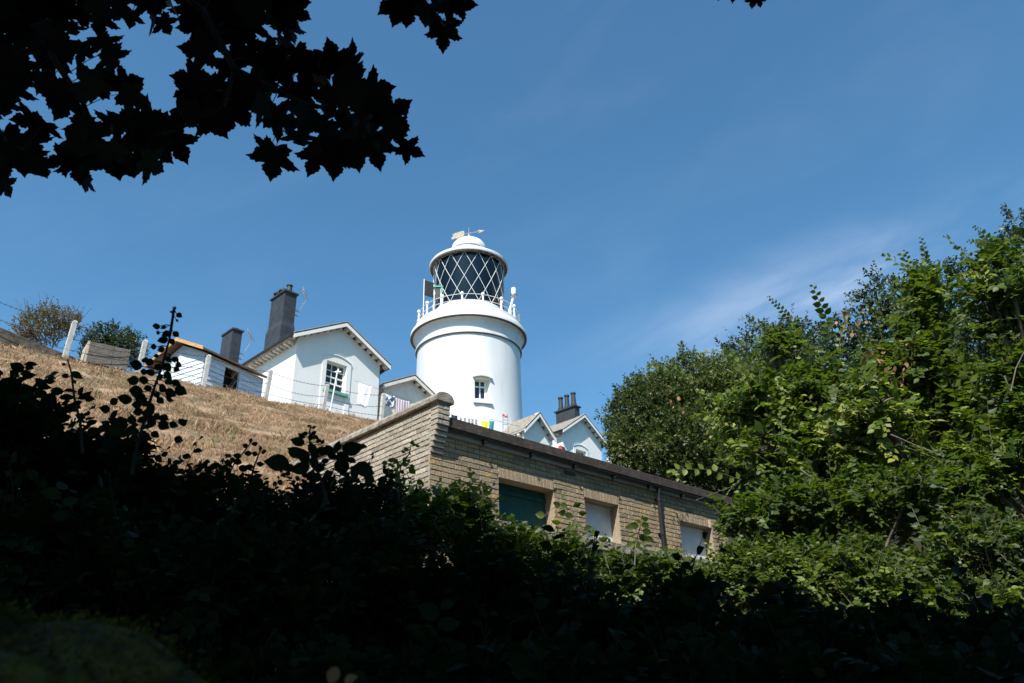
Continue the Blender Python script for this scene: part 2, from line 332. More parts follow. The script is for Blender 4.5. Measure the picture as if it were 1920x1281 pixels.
def t_maple():
    h = [(0, -.02), (.14, -.13), (.30, -.19), (.33, -.09), (.50, -.05), (.41, .06), (.43, .14), (.36, .19), (.48, .27), (.56, .30), (.61, .39), (.80, .50), (.66, .53), (.63, .60), (.52, .57), (.47, .63), (.36, .57), (.22, .55), (.31, .67), (.27, .72), (.28, .79), (.19, .84), (.17, .91), (.09, .96), (0, 1.13)]
    out = h+[(-x, y) for x, y in h[1:-1]][::-1]
    V = [(x, y, .10*abs(x)-.16*max(0, (x*x+(y-.3)**2)-.12)) for x, y in out]+[(0, .28, 0.)]
    c = len(out); n = c; fs = []
    for i in range(0, n, 2): fs.append((c, i, (i+1) % n, (i+2) % n))
    return A(V), A(fs)
KITE, OVATE, MAPLE = t_kite(), t_ovate(), t_maple()
def leaves(P, D, N, size, tmpl, tint):
    tv, tf = tmpl; D = unit(D); N = unit(N-D*np.sum(N*D, 1, keepdims=True)); B = np.cross(D, N); s = np.asarray(size)[:, None, None]
    V = P[:, None, :]+s*(tv[None, :, 0:1]*B[:, None, :]+tv[None, :, 1:2]*D[:, None, :]+tv[None, :, 2:3]*N[:, None, :])
    m = len(P); Fc = (tf[None]+np.arange(m)[:, None, None]*len(tv)).reshape(-1, tf.shape[1])
    return V.reshape(-1, 3), Fc, np.repeat(tint, len(tf))
def shoots(P, T, L, leaf, nl, tint, droop=.25, jit=.3, rank=True):
    """leafy shoots: alternate leaves in two ranks along an arching stem; returns leaf arrays and stems"""
    m = len(P); T = unit(T); up = A([0, 0, 1.]); Bq = unit(np.cross(T, up+rng.normal(0, .12, (m, 3)))); N = np.cross(Bq, T); N *= np.sign(N[:, 2:3]+1e-6); N = N+A([-.2, -.62, .05])
    k = np.arange(nl); t = (k+.6)/nl
    side = np.where(k % 2, 1., -1.)
    L = np.asarray(L)[:, None]
    pos = P[:, None]+T[:, None]*(L*t)[..., None]-A([0, 0, 1.])*(droop*L*t**2)[..., None]
    tt = unit(T[:, None]-A([0, 0, 1.])*(2*droop*t)[None, :, None])
    if not rank:
        ph = rng.uniform(0, 2*pi, (m, nl)); sd = Bq[:, None]*np.cos(ph)[..., None]+N[:, None]*np.sin(ph)[..., None]
    else: sd = Bq[:, None]*side[None, :, None]
    D = sd*.95+tt*.55+rng.normal(0, jit*.6, (m, nl, 3))-A([0, 0, .18]); NN = N[:, None]+rng.normal(0, jit, (m, nl, 3))
    sz = np.asarray(leaf)[:, None]*(1-.45*np.abs(t-.35)**1.3)*rng.uniform(.75, 1.2, (m, nl))
    ti = np.clip(np.asarray(tint)[:, None]+.12*t[None]+rng.normal(0, .10, (m, nl)), 0, 1)
    st = [P, P+T*L*.5-up*droop*L*.25, P+T*L-up*droop*L]
    return pos.reshape(-1, 3), D.reshape(-1, 3), NN.reshape(-1, 3), sz.ravel(), ti.ravel(), st
def stemmesh(a, b, ra, rb):
    """many 3-sided tapered sticks"""
    d = unit(b-a); u = unit(np.cross(d, A([.3, .2, 1.]))); v = np.cross(d, u); m = len(a); V = np.empty((m, 6, 3))
    for k in range(3):
        o = u*cos(k*2*pi/3)+v*sin(k*2*pi/3); V[:, k] = a+o*np.reshape(ra, (-1, 1)); V[:, 3+k] = b+o*np.reshape(rb, (-1, 1))
    f = A([(0, 1, 4, 3), (1, 2, 5, 4), (2, 0, 3, 5)])
    return V.reshape(-1, 3), (f[None]+np.arange(m)[:, None, None]*6).reshape(-1, 4)
def join(parts):
    Vs, Fs, Ts, o = [], [], [], 0
    for p in parts:
        Vs.append(p[0]); Fs.append(p[1]+o); o += len(p[0]); Ts.append(p[2] if len(p) > 2 else np.zeros(len(p[1])))
    return np.concatenate(Vs), np.concatenate(Fs), np.concatenate(Ts)
def crown_points(lobes, n, rmin=.62, back=.4, inner=False):
    vol = A([(l[1][0]*l[1][2]) for l in lobes]); idx = rng.choice(len(lobes), n, p=vol/vol.sum()); c = A([l[0] for l in lobes])[idx]; r = A([l[1] for l in lobes])[idx]
    d = unit(rng.normal(size=(n, 3))); q = d*3.+c*.7
    bumpy = 1+.15*np.sin(q[:, 0]*2.1+q[:, 2])*np.sin(q[:, 1]*2.3+1)+.15*np.sin(q[:, 2]*4.1+q[:, 0]*3)*np.sin(q[:, 0]*4.7-q[:, 1]*3)+.05*np.sin(q[:, 1]*9+q[:, 0]*7)
    rr = (rng.uniform(.25, rmin, n) if inner else rng.uniform(rmin, 1., n)**.6)*bumpy
    P = c+d*r*rr[:, None]; out = unit(d/r)
    keep = np.ones(n, bool)
    if not inner:
        for i, (lc, lr) in enumerate(lobes): keep &= (idx == i) | (np.sum(((P-A(lc))/A(lr))**2, 1) > .5)
    tocam = unit(EYE-P); keep &= (np.sum(out*tocam, 1) > -.25) | (rng.random(n) < back)
    keep &= P[:, 2] > H(P[:, 0], P[:, 1])+.05
    crown_points.idx = idx[keep]; return P[keep], out[keep]
def clumps(lobes, k=7, f=.42, core=.74):
    """break each smooth lobe into a core and several flattened boughs standing out from it"""
    o = []
    for c, r in lobes:
        c = A(c); r = A(r); o.append((tuple(c), tuple(r*core)))
        for _ in range(k):
            d = unit(rng.normal(size=3)+A([0, -.35, .25])); q = c+d*r*rng.uniform(.62, .88); s = f*rng.uniform(.7, 1.25); o.append((tuple(q), tuple(r*s*A([1.2, 1., .62]))))
    return o
def plant(name, label, cat, base, lobes, n, L, leaf, nl, M, group=None, tmpl=KITE, trunk=.12, bark=None, base_t=.45, var=.16, up=.45, droop=.25, jit=.3,
          sprays=(), inner=.35, back=.4, rank=True, cull=None, parts=('trunk', 'crown'), rmin=.62, dead=0, tw=.004, hang=0.):
    """one tree or bush: an Empty at its foot; trunk with limbs, crown of leafy shoots"""
    base = np.asarray(base, float); e = empty(name, base, label=label, cat=cat, group=group)
    P, out = crown_points(lobes, n, rmin, back); lt = rng.normal(0, .13, len(lobes))[crown_points.idx]
    if cull is not None: k = cull(P); P, out, lt = P[k], out[k], lt[k]
    T = out*.75+A([0, 0, up])+rng.normal(0, .38, P.shape); m = len(P)
    Ls = L*rng.uniform(.6, 1.25, m); lg = rng.random(m) < .07; Ls[lg] *= 1.9; T[lg] += A([0, 0, .9]); ti = np.clip(base_t+lt+rng.normal(0, var, m)+.18*np.sin(P[:, 0]*1.3+P[:, 2]*1.7), 0, .93)
    a = shoots(P-unit(T)*np.minimum(Ls, L)[:, None]*.4, T, Ls, leaf*np.where(rng.random(m) < .25, 1.3, .92), nl, ti, droop, jit, rank)
    stems = [(a[5][0], a[5][1], np.full(m, tw), np.full(m, tw*.7)), (a[5][1], a[5][2], np.full(m, tw*.7), np.full(m, tw*.3))]
    lv = [leaves(a[0], a[1], a[2], a[3], tmpl, np.minimum(a[4], .955))]
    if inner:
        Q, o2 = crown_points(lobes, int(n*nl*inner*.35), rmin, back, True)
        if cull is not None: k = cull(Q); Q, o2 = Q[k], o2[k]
        lv.append(leaves(Q, rng.normal(size=Q.shape), o2+rng.normal(0, .5, Q.shape), leaf*rng.uniform(1.3, 2.2, len(Q)), KITE if tmpl is KITE else tmpl, rng.uniform(0, .3, len(Q))))  # inner leaves tinted darker, painting the shade inside the crown
    for sp in sprays:                                   # sprays that reach out of the crown: polyline tip first
        pts = A(sp['pts']); nn = sp.get('n', 20); seg = np.linalg.norm(np.diff(pts, axis=0), axis=1); cum = np.r_[0, np.cumsum(seg)]
        t = np.linspace(0.0, cum[-1]*.97, nn); pp = np.stack([np.interp(t, cum, pts[:, c]) for c in range(3)], 1)
        dr = unit(np.gradient(pp, axis=0))*-1; view = unit(EYE-pp)
        sdv = unit(np.cross(dr, A([0, 0, .35])+view)); sgn = np.where(np.arange(nn) % 2, 1., -1.)[:, None]
        D = sdv*sgn*.9+dr*.55+rng.normal(0, .14, (nn, 3))-A([0, 0, .1]); N = np.cross(sdv, dr); N = N*np.sign(np.sum(N*(A([0, 0, .3])+view), 1, keepdims=True))+rng.normal(0, .22, (nn, 3))
        ss = sp.get('leaf', leaf)*np.clip(.45+t/cum[-1]*1.5, 0, 1)*rng.uniform(.85, 1.1, nn)
        lv.append(leaves(pp, D, N, ss, OVATE if tmpl is OVATE else tmpl, np.clip(sp.get('t', .8)+rng.normal(0, .06, nn), 0, 1)))
        stems.append((pts[:-1], pts[1:], np.linspace(tw*.5, tw*1.2, len(pts)-1), np.linspace(tw*.6, tw*1.6, len(pts)-1)))
    V, Fc, Tt = join(lv); np_mesh(parts[1], V-base, Fc, M, e, Tt)
    if dead:
        Q, o2 = crown_points(lobes, dead*3, .9, 0); c = Q[rng.integers(len(Q))]
    mb = MB(); cs = A([l[0] for l in lobes]); bk = bark or m_bark
    if trunk:
        cen = cs.mean(0); frk = base+(cen-base)*A([.5, .5, .38]); frk += rng.normal(0, .1, 3)
        mb.tube([A([0, 0, -.3]), (frk-base)*.5+rng.normal(0, trunk*.5, 3)*A([1, 1, 0]), frk-base], trunk*1.15, 10, trunk*.75)
        for (lc, lr) in lobes:
            lc = A(lc); mid = (frk+lc)/2+rng.normal(0, .12, 3)*A(lr); mb.tube([frk-base, mid-base, lc-base], trunk*.55, 7, trunk*.25)
            for _ in range(7):
                q = lc+unit(rng.normal(size=3)+A([0, -.3, .4]))*A(lr)*.9
                mb.tube([lc-base, (lc*.45+q*.55)-base+rng.normal(0, .08, 3)*A(lr), q-base], trunk*.2, 5, trunk*.04)
    else:
        for (lc, lr) in lobes:
            lc = A(lc)
            for _ in range(5):
                q = lc+unit(rng.normal(size=3)+A([0, -.2, .8]))*A(lr)*.85; b = A([lc[0]+rng.normal(0, lr[0]*.25), lc[1]+rng.normal(0, lr[1]*.25), 0]); b[2] = H(b[0], b[1])-.1
                mb.tube([b-base, (b*.4+q*.6)+A([0, 0, lr[2]*.2])-base, q-base], tw*2.6, 5, tw)
    sv_, sf_, _ = join([stemmesh(*s_) for s_ in stems]); nb = len(mb.v)
    mb.v += [tuple(q) for q in (sv_-base)]; mb.f += [tuple(q+nb) for q in sf_]; mb.t += [0.]*len(sf_)
    me = bpy.data.meshes.new(parts[0]); me.from_pydata(mb.v, [], mb.f); me.update(); me.materials.append(bk); me.polygons.foreach_set('use_smooth', np.ones(len(me.polygons), bool))
    o = bpy.data.objects.new(parts[0], me); COL.objects.link(o); o.parent = e
    return e
# ------------------------------------------------------------------ lighthouse
PL = 12.25
LX, LY = -2.354, 39.0
lh = empty('lighthouse', (LX, LY, PL), label='round white lighthouse with a lantern of diamond glazing on its top', cat='lighthouse')
def Z(z): return z-PL
def tower_body():
    mb = MB(); rs = [(2.99, PL-.6), (2.93, 13.2), (2.84, 15.2), (2.80, 16.24), (2.795, 17.36), (2.785, 18.2), (2.78, 19.84)]
    wa, wb = radians(17.6-8.4), radians(17.6+8.4)
    ths = sorted([2*pi*k/112-pi for k in range(112) if not (wa-.02 < 2*pi*k/112-pi < wb+.02)]+[wa, (wa+wb)/2, wb]); n = len(ths)
    v = [(r*sin(t), -r*cos(t), Z(z)) for r, z in rs for t in ths]; f = []
    for i in range(len(rs)-1):
        for k in range(n):
            k2 = (k+1) % n
            if i == 3 and wa-.001 <= ths[k] < wb-.001: continue
            f.append((i*n+k, i*n+k2, (i+1)*n+k2, (i+1)*n+k))
    return mb.add(v, f)
tower_body().build('tower_wall', m_tower, lh, smooth=True)
mb = MB(); mb.lathe([(2.78, Z(19.84)), (2.87, Z(19.86)), (2.885, Z(19.93)), (2.87, Z(20.0)), (2.795, Z(20.02)), (2.80, Z(20.12)), (2.81, Z(20.26)), (2.84, Z(20.40)), (2.88, Z(20.52)), (2.95, Z(20.62)), (3.02, Z(20.665)), (3.03, Z(20.69)), (3.15, Z(20.70)), (3.165, Z(20.72)), (3.165, Z(20.90)), (3.13, Z(20.96)), (3.06, Z(20.98)), (3.03, Z(21.06)), (2.97, Z(21.12)), (2.93, Z(21.22)), (2.93, Z(21.36)), (2.90, Z(21.40)), (1.8, Z(21.41))], 128)
mb.build('gallery', m_tower, lh, smooth=True)
mb = MB(); mb.lathe([(2.05, Z(21.42)), (2.05, Z(22.14)), (2.0, Z(22.2)), (1.7, Z(22.2))], 96); mb.build('lantern_base', m_tower, lh, smooth=True)
LB, LT = 22.2, 25.22
mb = MB(); mb.lathe([(1.97, Z(LB)), (1.97, Z(LT))], 64); mb.build('lantern_glass', m_glass, lh, smooth=True)
mb = MB(); mb.lathe([(1.925, Z(LB)), (1.925, Z(LT))], 72, a0=-pi/2-radians(100), a1=-pi/2+radians(44)); mb.lathe([(1.925, Z(23.45)), (1.925, Z(LT))], 40, a0=-pi/2+radians(44), a1=-pi/2+radians(100)); mb.build('lantern_blind', m_blind, lh, smooth=True)
mb = MB(); mb.lathe([(1.95, Z(LB)), (1.95, Z(LT))], 10, a0=-pi/2-radians(80), a1=-pi/2-radians(61)); mb.build('blanking_panel', m_white, lh, smooth=True)
mb = MB()
for k in range(16):
    for s in (-1, 1):
        pts = []
        for i in range(9):
            th = radians(-3.7+22.5*k)+s*radians(45)*i/8; z = LT+(LB-LT)*i/8; pts.append((1.995*sin(th), -1.995*cos(th), Z(z)))
        mb.tube(pts, .014, 5)
mb.build('glazing_bars', m_white, lh)
mb = MB(); mb.lathe([(1.99, Z(25.20)), (2.20, Z(25.22)), (2.24, Z(25.25)), (2.25, Z(25.36)), (2.21, Z(25.42)), (1.7, Z(25.80)), (1.15, Z(26.10)), (.98, Z(26.2))], 96); mb.lathe([(1.99, Z(25.20)), (1.0, Z(25.25)), (.01, Z(25.3))], 48)
mb.build('lantern_roof', m_tower, lh, smooth=True)
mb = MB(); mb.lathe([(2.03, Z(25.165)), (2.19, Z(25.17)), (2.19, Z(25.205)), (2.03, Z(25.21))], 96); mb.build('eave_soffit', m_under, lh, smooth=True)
mb = MB(); mb.lathe([(3.035, Z(20.672)), (3.155, Z(20.682)), (3.168, Z(20.695)), (3.168, Z(20.715)), (3.15, Z(20.72))], 128); mb.build('gallery_lip_ring', m_under, lh, smooth=True)
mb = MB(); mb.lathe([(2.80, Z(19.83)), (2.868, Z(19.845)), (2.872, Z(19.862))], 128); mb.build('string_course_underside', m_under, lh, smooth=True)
mb = MB(); mb.lathe([(.93, Z(26.16)), (.93, Z(26.42)), (.99, Z(26.44)), (1.0, Z(26.62)), (.95, Z(26.80)), (.82, Z(26.98)), (.62, Z(27.12)), (.60, Z(27.14)), (.35, Z(27.24)), (.08, Z(27.3)), (.05, Z(27.6)), (.0, Z(27.62))], 64)
for k in range(12):
    t = 2*pi*k/12; mb.box(1.0*cos(t)-.03, 1.0*cos(t)+.03, 1.0*sin(t)-.03, 1.0*sin(t)+.03, Z(26.12), Z(26.3))
mb.build('vent_drum', m_tower, lh, smooth=True)
# weather vane: shaft, toothed tail, arrow head; it points right and a little away
vn = MB(); vn.tube([(0, 0, 0), (0, 0, .85)], .03, 8, .008); vn.tube([(-.9, 0, .42), (.82, 0, .42)], .022, 6)
vane = vn.build('weather_vane', m_brass, lh, loc=(0, 0, Z(27.3)), rz=radians(-14))
tail = MB(); top = [(-.28, .60), (-.34, .66), (-.42, .62), (-.5, .66), (-.58, .60), (-.66, .64), (-.74, .57), (-.82, .61), (-.9, .54), (-1.02, .56)]
tail.prism(top+[(-.95, .42), (-1.08, .27), (-1.0, .16), (-.88, .22), (-.7, .20), (-.45, .26), (-.28, .30)], -.02, .02); tail.build('vane_tail', m_brass, vane)
hd = MB(); hd.prism([(.58, .30), (.66, .42), (.58, .54), (.98, .42)], -.025, .025); hd.tube([(.56, 0, .42), (.72, 0, .42)], .07, 8, .03); hd.build('arrow_head', m_brass, vane)
for k in range(16):
    th = radians(-3.7+22.5*k); x, y = 2.80*sin(th), -2.80*cos(th)
    p = MB(); p.lathe([(.11, Z(21.40)), (.11, Z(21.44)), (.055, Z(21.47)), (.05, Z(22.05)), (.09, Z(22.08)), (.10, Z(22.14)), (.075, Z(22.20)), (.03, Z(22.24)), (.0, Z(22.26))], 10, x, y); p.build('railing_post', m_white, lh, smooth=True)
for z in (21.75, 22.1):
    mb = MB(); mb.tube([(2.80*sin(t), -2.80*cos(t), Z(z)) for t in np.linspace(0, 2*pi, 97)], .018, 5, cap=False); mb.build('rail', m_white, lh)
# window of the tower: frame set back in a splayed opening
th = radians(17.6); e = bpy.data.objects.new('window', None)
mb = MB(); zb, zt = Z(16.24), Z(17.36)
mb.box(-.42, -.30, 0, .06, zb, zt); mb.box(.18, .30, 0, .06, zb, zt); mb.box(-.30, .18, 0, .06, zt-.08, zt); mb.box(-.30, .18, 0, .06, zb, zb+.07)
mb.box(-.085, -.025, .002, .055, zb+.07, zt-.08); mb.box(-.30, .18, -.004, .05, zt-.40, zt-.33)
rv = MB()
for x0, x1 in ((-.425, -.41), (.30, .41)):
    pass
wr = mb.build('window', m_white, lh, loc=(2.45*sin(th), -2.45*cos(th), 0), rz=th)
mb = MB(); mb.box(-.30, .18, .03, .036, zb+.07, zt-.08); mb.build('pane', m_pane, wr)
mb = MB(); mb.add([(-.42, -.33, zb-.01), (.42, -.33, zb-.01), (.30, .06, zb-.01), (-.42, .06, zb-.01)], [(0, 1, 2, 3)]); mb.add([(.42, -.33, zb-.02), (.42, -.33, zt+.02), (.295, .07, zt+.02), (.295, .07, zb-.02)], [(0, 1, 2, 3)])
mb.add([(-.415, -.33, zb-.02), (-.415, -.33, zt+.02), (-.415, .07, zt+.02), (-.415, .07, zb-.02)], [(0, 1, 2, 3)]); mb.add([(-.42, -.33, zt+.005), (.42, -.33, zt+.005), (.30, .06, zt+.005), (-.42, .06, zt+.005)], [(0, 1, 2, 3)])
mb.build('reveal', m_white, wr)
mb = MB(); arc = [(-.50+.1*i, zt+.07+.12*(1-((i-5)/5)**2)) for i in range(11)]; mb.prism(arc+[(.50, zt-.01), (.42, zt-.01)]+[(-.42+.084*(10-i), zt+.005+.07*(1-((i-5)/5)**2)) for i in range(1, 10)]+[(-.42, zt-.01), (-.50, zt-.01)], -.46, -.30); mb.build('window_hood', m_tower, wr)
mb = MB(); mb.box(-.48, .48, -.46, -.28, zb-.26, zb-.16); mb.build('sill', m_tower, wr)
# things standing on the gallery
def onlh(px, py, Y): return at(px, py, Y)-A([0, 0, 0])
p = at(793.5, 594, 38.2); bd = empty('signal_board', p, radians(35), label='dark square board on a thin pole at the left end of the lighthouse gallery', cat='board')
mb = MB(); mb.tube([(0, 0, -.4), (0, 0, 2.35)], .028, 8); mb.build('pole', m_white, bd)
mb = MB(); mb.box(.03, .66, -.02, .02, 1.35, 2.3); mb.build('panel', m_panel, bd, bevel=.008)
p = at(827, 566, 37.5); p[2] = 21.42; gl = empty('bracket_lamp', p, 0, label='small green lamp bracket on a white post beside the lantern', cat='lamp')
mb = MB(); mb.tube([(0, 0, 0), (0, 0, 1.75)], .05, 8); mb.tube([(-.38, .05, 0), (-.38, .05, 1.9)], .03, 8); mb.build('post', m_white, gl)
mb = MB(); mb.box(-.42, .10, -.08, .10, 1.84, 1.92); mb.box(-.02, .10, -.06, .08, 1.50, 1.838); mb.box(-.40, -.30, -.05, .07, 1.92, 2.0); mb.build('bracket', m_teal, gl)
mb = MB(); mb.box(-.32, -.04, -.03, .10, 1.1, 1.78); mb.build('lamp_box', m_panel, gl)
p = at(957, 583, 38.0); p[2] = 21.9; ft = empty('fog_detector', p, 0, label='white canister on a slanting arm at the right end of the gallery', cat='sensor')
mb = MB(); mb.tube([(0, 0, -.5), (0, 0, .25), (.2, -.05, .92)], .05, 8, .085); mb.box(-.12, .05, -.04, .04, -.02, .18); mb.build('arm', m_white, ft)
mb = MB(); mb.lathe([(0, .92), (.17, .92), (.17, 1.05), (.13, 1.08), (.13, 1.42), (.10, 1.47), (0, 1.48)], 20, .2, -.05); mb.build('canister', m_white, ft, smooth=True)
mb = MB(); mb.lathe([(.175, .93), (.19, .94), (.19, 1.04), (.175, 1.05)], 20, .2, -.05); mb.build('collar', m_ltgrey, ft, smooth=True)

# ------------------------------------------------------------------ white cottages
def roof_prism(mb, xl, xr, xa, ze, za, t, y0, y1, dz=0):
    mb.prism([(xl, ze+dz), (xa, za+dz), (xr, ze+dz), (xr, ze+dz-t), (xa, za+dz-t), (xl, ze+dz-t)], y0, y1)
def cottage(label, org, rz, W, D, ze, za, ov=.38, oy=.36, win=None, roofm=None, chim=(), brk=.30, name='cottage', wallm=None, bm_=None, base=-.8, gut=True, arch=True):
    c = empty(name, org, rz, label=label, cat='cottage'); wm = wallm or m_white; xa = W/2; xl, xr = -ov, W+ov
    sl = (za-ze)/(xa-xl); zw = ze+sl*ov-.20                     # wall top at the corner
    mb = MB(); holes = [win] if win else []
    holed_wall(mb, 0, W, base, zw, 0, .3, holes)
    mb.prism([(0, zw), (W, zw), (xa, za-.20)], 0, .3)
    mb.box(0, .3, .3, D, base, zw); mb.box(W-.3, W, .3, D, base, zw); mb.build('wall', wm, c)
    mb = MB(); roof_prism(mb, xl, xr, xa, ze, za, .05, -oy, D+.1); r = mb.build('roof', roofm or m_slate, c)
    mb = MB(); roof_prism(mb, xl-.01, xr+.01, xa, ze, za, .035, -oy-.02, -oy+.05, .037); mb.build('verge_tiles', m_verge, r)
    mb = MB(); roof_prism(mb, xl, xr, xa, ze, za, .17, -oy-.003, -oy+.04, -.052); mb.build('bargeboard', wm, c)
    mb = MB(); roof_prism(mb, xl, xr, xa, ze, za, .03, -oy+.042, .0, -.052); mb.box(xl, -.002, 0.002, D, ze-.11, ze-.055); mb.build('soffit', bm_ or m_soffit, c)
    # brackets under the verge and the eaves
    mb = MB(); n = int((xr-xl)/brk)
    for i in range(n):
        x = xl+(i+.5)*(xr-xl)/n; h = ze+sl*(x-xl) if x < xa else ze+sl*(xr-x); s = sl if x < xa else -sl; w_ = brk*.24
        mb.prism([(x-w_, h-.085-s*w_), (x+w_, h-.085+s*w_), (x+w_, h-.22+s*w_), (x-w_, h-.22-s*w_)], -oy*.72, -.002)
    for i in range(int(D/brk)):
        y = .15+i*brk; mb.add([(-.002, y, zw), (-.002, y+brk*.5, zw), (-ov*.85, y+brk*.5, ze-.115), (-ov*.85, y, ze-.115), (-.002, y, zw-.28), (-.002, y+brk*.5, zw-.28), (-ov*.85, y+brk*.5, ze-.22), (-ov*.85, y, ze-.22)], [(0, 1, 2, 3), (4, 7, 6, 5), (0, 3, 7, 4), (1, 5, 6, 2), (3, 2, 6, 7), (0, 4, 5, 1)])
    mb.build('bracket_course', bm_ or m_dirty, c)
    if gut:
        mb = MB(); mb.tube([(xl-.05, -oy+.02, ze-.06), (xl-.05, D, ze-.06)], .055, 8); mb.build('gutter', m_black, c)
        mb = MB(); mb.tube([(xr+.04, -oy+.06, ze-.07), (xr+.04, D, ze-.07)], .05, 8); mb.tube([(xr+.02, .12, ze-.1), (W+.06, .12, ze-.45), (W+.06, .12, 0)], .04, 8); mb.build('downpipe', m_black, c)
    for ch in chim:
        x0, x1, y0, y1, zt_, sh, pots, cap = ch; mb = MB(); mb.box(x0, x1, y0, y1, ze-.3, zt_)
        if sh: mb.box(x0-.04, x1+.04, y0-.05, y1+.10, ze-.3, sh-.28); mb.add([(x0-.04, y0-.05, sh-.28), (x1+.04, y0-.05, sh-.28), (x1+.04, y1+.10, sh-.28), (x0-.04, y1+.10, sh-.28), (x0, y0, sh), (x1, y0, sh), (x1, y1, sh), (x0, y1, sh)], [(0, 1, 5, 4), (1, 2, 6, 5), (2, 3, 7, 6), (3, 0, 4, 7)])
        co = mb.build('chimney', m_greypaint, c)
        mb = MB(); mb.box(x0-cap, x1+cap, y0-cap, y1+cap, zt_+.001, zt_+.10); mb.build('chimney_cap', m_greypaint, co, bevel=.01)
        for (qx, qy, qh, qr, kind) in pots:
            mb = MB(); b0 = zt_+.10
            if kind == 'cowl': mb.lathe([(0, b0), (qr*.9, b0), (qr*.8, b0+qh*.45), (qr*1.5, b0+qh*.5), (qr*1.55, b0+qh*.62), (qr*.9, b0+qh*.9), (0, b0+qh)], 16, qx, qy)
            else: mb.lathe([(0, b0), (qr*1.15, b0), (qr*1.15, b0+qh*.22), (qr*.95, b0+qh*.26), (qr*.8, b0+qh*.85), (qr*1.05, b0+qh*.9), (qr*1.05, b0+qh), (qr*.75, b0+qh), (qr*.7, b0+qh*.7)], 16, qx, qy)
            mb.build('chimney_pot', m_greypaint, co, smooth=True)
    if win:
        x0, x1, z0, z1 = win; xm = (x0+x1)/2; fr = MB(); d = .13; W2 = x1-x0
        fr.box(x0, x0+.07, d, d+.06, z0, z1); fr.box(x1-.07, x1, d, d+.06, z0, z1); fr.box(x0+.07, x1-.07, d, d+.06, z1-.07, z1); fr.box(x0+.07, x1-.07, d, d+.06, z0, z0+.05)
        nzr = 4; zo = z0+.28*(z1-z0) if nzr else z0
        for i in (1, 2): fr.box(x0+.07+(W2-.14)*i/3-.012, x0+.07+(W2-.14)*i/3+.012, d+.004, d+.05, zo, z1-.07)
        for i in range(0, 3): zz = zo+(z1-.07-zo)*i/3; tk = .03 if i in (0, 1) else .013; fr.box(x0+.07, x1-.07, d-.006, d+.045, zz-tk, zz+tk)
        f = fr.build('window', m_white, c)
        mb = MB(); mb.box(x0, x1, d+.051, d+.059, z0, z1); mb.build('pane', m_pane, f)
        if arch:                                         # raised surround with a segmental head
            a0, a1 = x0-.20, x1+.22; n = 12; rise = .20; za_ = z1+.14
            def head_(x, zz): return zz+rise*(1-((x-xm)/(xm-a0))**2)
            sr = MB()
            for i in range(n):
                xa_, xb_ = a0+(a1-a0)*i/n, a0+(a1-a0)*(i+1)/n
                sr.prism([(xa_, head_(xa_, za_)), (xb_, head_(xb_, za_)), (xb_, head_(xb_, za_)+.045), (xa_, head_(xa_, za_)+.045)], -.07, -.001)
            sr.build('window_hood', wm, f)
            sr = MB(); sr.box(a0, x0-.001, -.035, -.001, base+.3, za_); sr.box(x1+.001, a1, -.035, -.001, base+.3, za_)
            poly = [(a0, za_+.002)]+[(a0+(a1-a0)*i/n, head_(a0+(a1-a0)*i/n, za_)-.002) for i in range(0, n+1)]+[(a1, za_+.002), (a1-.001, za_), (x1, z1+.001), (x0, z1+.001)]
            sr.box(x0, x1, -.034, -.001, z1+.001, za_)
            for i in range(n):
                xa_, xb_ = a0+(a1-a0)*i/n, a0+(a1-a0)*(i+1)/n
                sr.prism([(xa_, za_), (xb_, za_), (xb_, head_(xb_, za_)-.001), (xa_, head_(xa_, za_)-.001)], -.0345, -.001)
            sr.build('surround', wm, f)
        mb = MB(); mb.box(x0-.10, x1+.12, -.14, .12, z0-.13, z0-.005); mb.build('sill', m_teal if arch == 'teal' else m_white, f)
    return c
rH = radians(45.5); G0 = at(547, 740, 30.0)
cottage('large white cottage with tall dark chimneys, left of the lighthouse', (G0[0], G0[1], PL), rH, 4.25, 12., 4.42, 5.78, .37, .36, (1.48, 2.50, 2.52, 3.84), chim=[
    (1.2, 1.84, 3.86, 5.16, 8.75, 7.2, [(1.5, 4.05, .42, .15, 'pot'), (1.45, 4.55, .46, .15, 'cowl'), (1.42, 4.98, .46, .15, 'cowl')], .07),
    (1.5, 2.05, 9.75, 10.95, 9.0, 0, [(1.8, 10.1, .2, .14, 'cowl')], .06)], arch='teal')
K4 = at(745, 750, 35.0)
cottage('low cream gabled cottage wing half hidden behind the lighthouse', (K4[0]+wx if False else K4[0]-.78*.70, K4[1]-.78*.713, PL), rH, 3.1, 5., 3.97, 4.93, .28, .30, chim=(), gut=False, wallm=m_dirty if False else mat('cream_paint', (.62, .58, .52), (.74, .70, .64), 3, .6), brk=.33, name='cottage')
K0 = at(1033, 850, 46.0); hw = head(44.5)
cottage('white gabled cottage with a three-pot chimney, right of the lighthouse', (K0[0]+1.15*hw[0], K0[1]+1.15*hw[1], PL), rH, 3.75, 6., 5.9, 7.42, .32, .36, (1.15, 2.15, 4.15, 5.02), chim=[
    (1.75, 2.22, .35, 2.0, 8.12, 0, [(1.98, .6, .98, .17, 'pot'), (1.98, 1.17, .98, .17, 'pot'), (1.98, 1.72, .98, .17, 'pot')], .09)], roofm=m_tan, brk=.34, arch='w')
K3 = at(1000, 815, 36.0)
cottage('small steep white gable with a tan roof, between lighthouse and three-pot chimney', (K3[0]-.66*hw[0], K3[1]-.66*hw[1], PL), rH, 1.76, 2.2, 2.02, 3.07, .18, .28, roofm=m_tan, brk=.30, gut=False)

